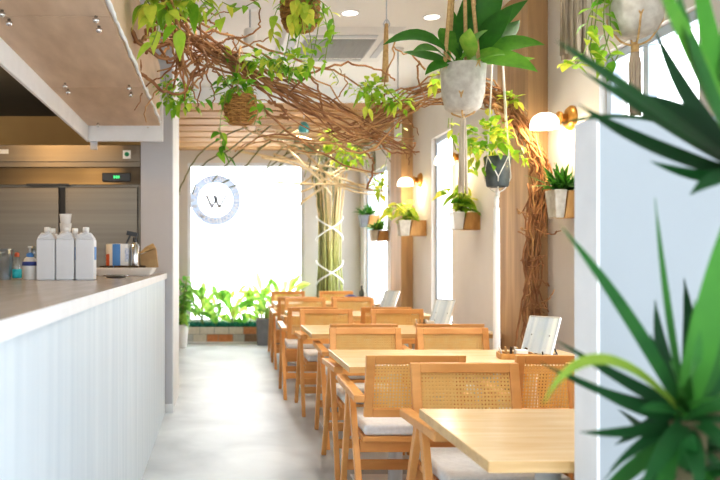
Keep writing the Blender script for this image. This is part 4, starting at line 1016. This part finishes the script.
def sword(base,tip,d,mid,dm,W,tint,nr=(-.15,-.8,.6)):
    b=P(*base) if isinstance(base,tuple) else base
    tp=P(tip[0],tip[1],d); md=P(mid[0],mid[1],dm)
    ct=md*2-(b+tp)*.5
    pts=[b*(1-u)**2+ct*2*u*(1-u)+tp*u*u for u in [i/16 for i in range(17)]]
    mm=MB(); mm.blade(pts,W,V(nr),tint,[.75,.85,1,1,.9,.7,.42,0],.22); return mm
def S(*a,**k): sword(*a,**k).build('leaf',M_yucca,t)
b1=(745,172,1.25)
S(b1,(555,40),1.05,(640,101),1.12,.045,.22); S(b1,(580,70),1.15,(660,122),1.2,.040,.3); S((740,176,1.25),(578,104),1.2,(650,146),1.22,.038,.18); S((740,178,1.2),(650,161),1.2,(695,176),1.2,.026,.25)
S((745,165,1.2),(648,-40),1.05,(690,55),1.1,.055,.72,nr=(.5,-.8,.1)); S((750,160,1.25),(695,-60),1.2,(712,60),1.2,.05,.66,nr=(.3,-.9,.1)); S((745,165,1.15),(672,-30),1.1,(700,70),1.1,.034,.45,nr=(.5,-.8,.1))
S((750,170,1.25),(625,95),1.3,(690,118),1.28,.04,.1); S((745,165,1.3),(655,30),1.35,(695,110),1.32,.035,.1); S((745,175,1.2),(610,128),1.35,(680,158),1.3,.03,.35); S((748,168,1.3),(522,137),1.32,(640,118),1.35,.012,.3)
S((745,180,1.2),(690,195),1.1,(720,178),1.15,.03,.2); S((745,160,1.2),(740,-50),1.2,(735,50),1.2,.05,.5)
for (tip,d,mid,dm,W,ti) in (((561,226),1.15,(628,318),1.17,.030,.42),((655,198),1.2,(668,310),1.2,.014,.5),((543,404),1.05,(604,360),1.08,.024,.86),((556,340),1.25,(640,390),1.22,.030,.15),((566,372),1.2,(630,405),1.2,.028,.2),((580,432),1.15,(630,432),1.17,.022,.2),
   ((540,362),1.3,(620,398),1.25,.022,.12),((722,225),1.1,(705,325),1.13,.050,.62),((684,278),1.35,(690,350),1.28,.030,.1),((650,333),1.3,(668,380),1.25,.022,.3),((655,300),1.3,(664,360),1.27,.028,.12),((735,300),1.2,(712,365),1.2,.035,.5),
   ((745,350),1.2,(715,385),1.2,.03,.4),((750,420),1.15,(720,405),1.17,.03,.45),((740,470),1.1,(715,435),1.14,.03,.35),((700,500),1.05,(695,455),1.1,.03,.3),((640,490),1.05,(665,450),1.1,.03,.3),((610,470),1.15,(648,440),1.17,.022,.2),((615,445),1.25,(650,425),1.22,.025,.1),((650,500),1.2,(668,462),1.2,.03,.2),
   ((670,360),1.05,(678,385),1.1,.03,.55),((700,330),1.05,(692,375),1.1,.03,.5),((730,390),1.05,(708,400),1.1,.03,.55),((640,410),1.05,(660,408),1.1,.025,.4),((720,480),1.25,(700,445),1.2,.025,.15),((695,300),1.15,(688,365),1.17,.026,.6),((625,380),1.3,(655,395),1.25,.02,.1)):
    S((684+ru(-5,5),415+ru(-8,10),1.2),tip,d,mid,dm,W*.85,ti)

for k in range(34):
    a=ru(0,2*PI); el=ru(-.9,.7); L_=ru(.16,.30); b0=B2+V((0,0,ru(-.12,.02)))
    dv=V((math.cos(a)*math.cos(el),math.sin(a)*math.cos(el),math.sin(el)))
    mm=MB(); pts=[b0+dv*(L_*i/10)+V((0,0,-.16*L_*(i/10)**2)) for i in range(11)]
    if any(p.y>1.86 or p.x<.56 for p in pts): continue
    mm.blade(pts,ru(.018,.028),V((.1*math.cos(a),-.5,.9)),ru(.05,.6),[.75,.9,1,1,.85,.5,0],.22); mm.build('leaf',M_yucca,t)
# ------------------------------------------------------------------ lights, world, camera
w=bpy.data.worlds.new('sky'); SC.world=w; w.use_nodes=True
nt=w.node_tree; bg=nt.nodes['Background']
tc=nt.nodes.new('ShaderNodeTexCoord'); sp=nt.nodes.new('ShaderNodeSeparateXYZ'); L=nt.links.new
L(tc.outputs['Generated'],sp.inputs[0])
ad=nt.nodes.new('ShaderNodeMath'); ad.operation='MULTIPLY_ADD'; L(sp.outputs['X'],ad.inputs[0]); ad.inputs[1].default_value=.5; L(sp.outputs['Y'],ad.inputs[2])
mr=nt.nodes.new('ShaderNodeMapRange'); mr.inputs[1].default_value=-.5; mr.inputs[2].default_value=.35; mr.inputs[3].default_value=1.9; mr.inputs[4].default_value=5.5
L(ad.outputs[0],mr.inputs[0]); L(mr.outputs[0],bg.inputs[1])
cr=nt.nodes.new('ShaderNodeValToRGB'); m2=nt.nodes.new('ShaderNodeMapRange'); m2.inputs[1].default_value=-.5; m2.inputs[2].default_value=.35
L(ad.outputs[0],m2.inputs[0]); L(m2.outputs[0],cr.inputs[0]); cr.color_ramp.elements[0].color=(.86,.93,1,1); cr.color_ramp.elements[1].color=(.96,.98,1,1)
L(cr.outputs[0],bg.inputs[0])
def area(name,loc,rot,sx,sy,power,color=(1,1,1),portal=False):
    l=bpy.data.lights.new(name,'AREA'); l.shape='RECTANGLE'; l.size=sx; l.size_y=sy; l.energy=power; l.color=color
    o=bpy.data.objects.new(name,l); COL.objects.link(o); o.location=loc; o.rotation_euler=rot
    if portal: l.cycles.is_portal=True
    return o
area('portal_back',(.4,BY+.2,1.44),(-PI/2,0,0),1.7,2.4,1,portal=True)
for (a,b,z0,z1) in W_R: area('portal_side',(WX+.2,(a+b)/2,(z0+z1)/2),(0,PI/2,0),z1-z0,b-a,1,portal=True)
area('portal_front',(-.3,-1.0,1.5),(PI/2,0,0),5.2,3,1,portal=True)
# warm kitchen lamps, then the ceiling spots
lamp('kitchen_lamp',(-1.7,4.6,2.40),18,(1,.62,.25),.05)
lamp('kitchen_lamp',(-1.15,5.2,2.44),5,(1,.62,.25),.04)
for (x,y,z,e) in ((1.0,2.6,2.98,34),(1.6,4.4,2.98,30),(.94,5.64,2.97,34),(1.56,5.73,2.97,34),(.9,4.3,2.98,22),(1.0,9.0,2.84,40),(1.4,10.2,2.84,40),(-.1,4.6,2.98,16),(0,7.3,2.98,16),(.9,7.3,2.98,34)):  # beams of the recessed downlights, plus added fill spots without fixtures
    sp_=bpy.data.lights.new('downlight_and_fill_beam','SPOT'); sp_.energy=e; sp_.color=(1,.93,.82); sp_.spot_size=math.radians(100); sp_.spot_blend=.8; sp_.shadow_soft_size=.05
    o=bpy.data.objects.new('downlight_and_fill_beam',sp_); COL.objects.link(o); o.location=(x,y,z-.02)

sl=bpy.data.lights.new('sun','SUN'); sl.energy=7; sl.angle=.02; so=bpy.data.objects.new('sun',sl); COL.objects.link(so); so.rotation_euler=(math.radians(32),math.radians(-8),0)
cam=bpy.data.cameras.new('camera'); co=bpy.data.objects.new('camera',cam); COL.objects.link(co)
co.location=(0,0,EYE); co.rotation_euler=(PI/2,0,0)
cam.sensor_width=36; cam.lens=36*F/720; cam.shift_x=(360-CX)/720; cam.shift_y=(CY-240)/720
cam.clip_start=.05; cam.clip_end=200
cam.dof.use_dof=True; cam.dof.focus_distance=3.6; cam.dof.aperture_fstop=3.2
SC.camera=co
SC.view_settings.view_transform='Standard'; SC.view_settings.look='None'; SC.view_settings.exposure=0.72; SC.view_settings.gamma=.88
SC.cycles.max_bounces=8; SC.cycles.transparent_max_bounces=16; SC.cycles.use_denoising=True
SC.cycles.caustics_reflective=False; SC.cycles.caustics_refractive=False
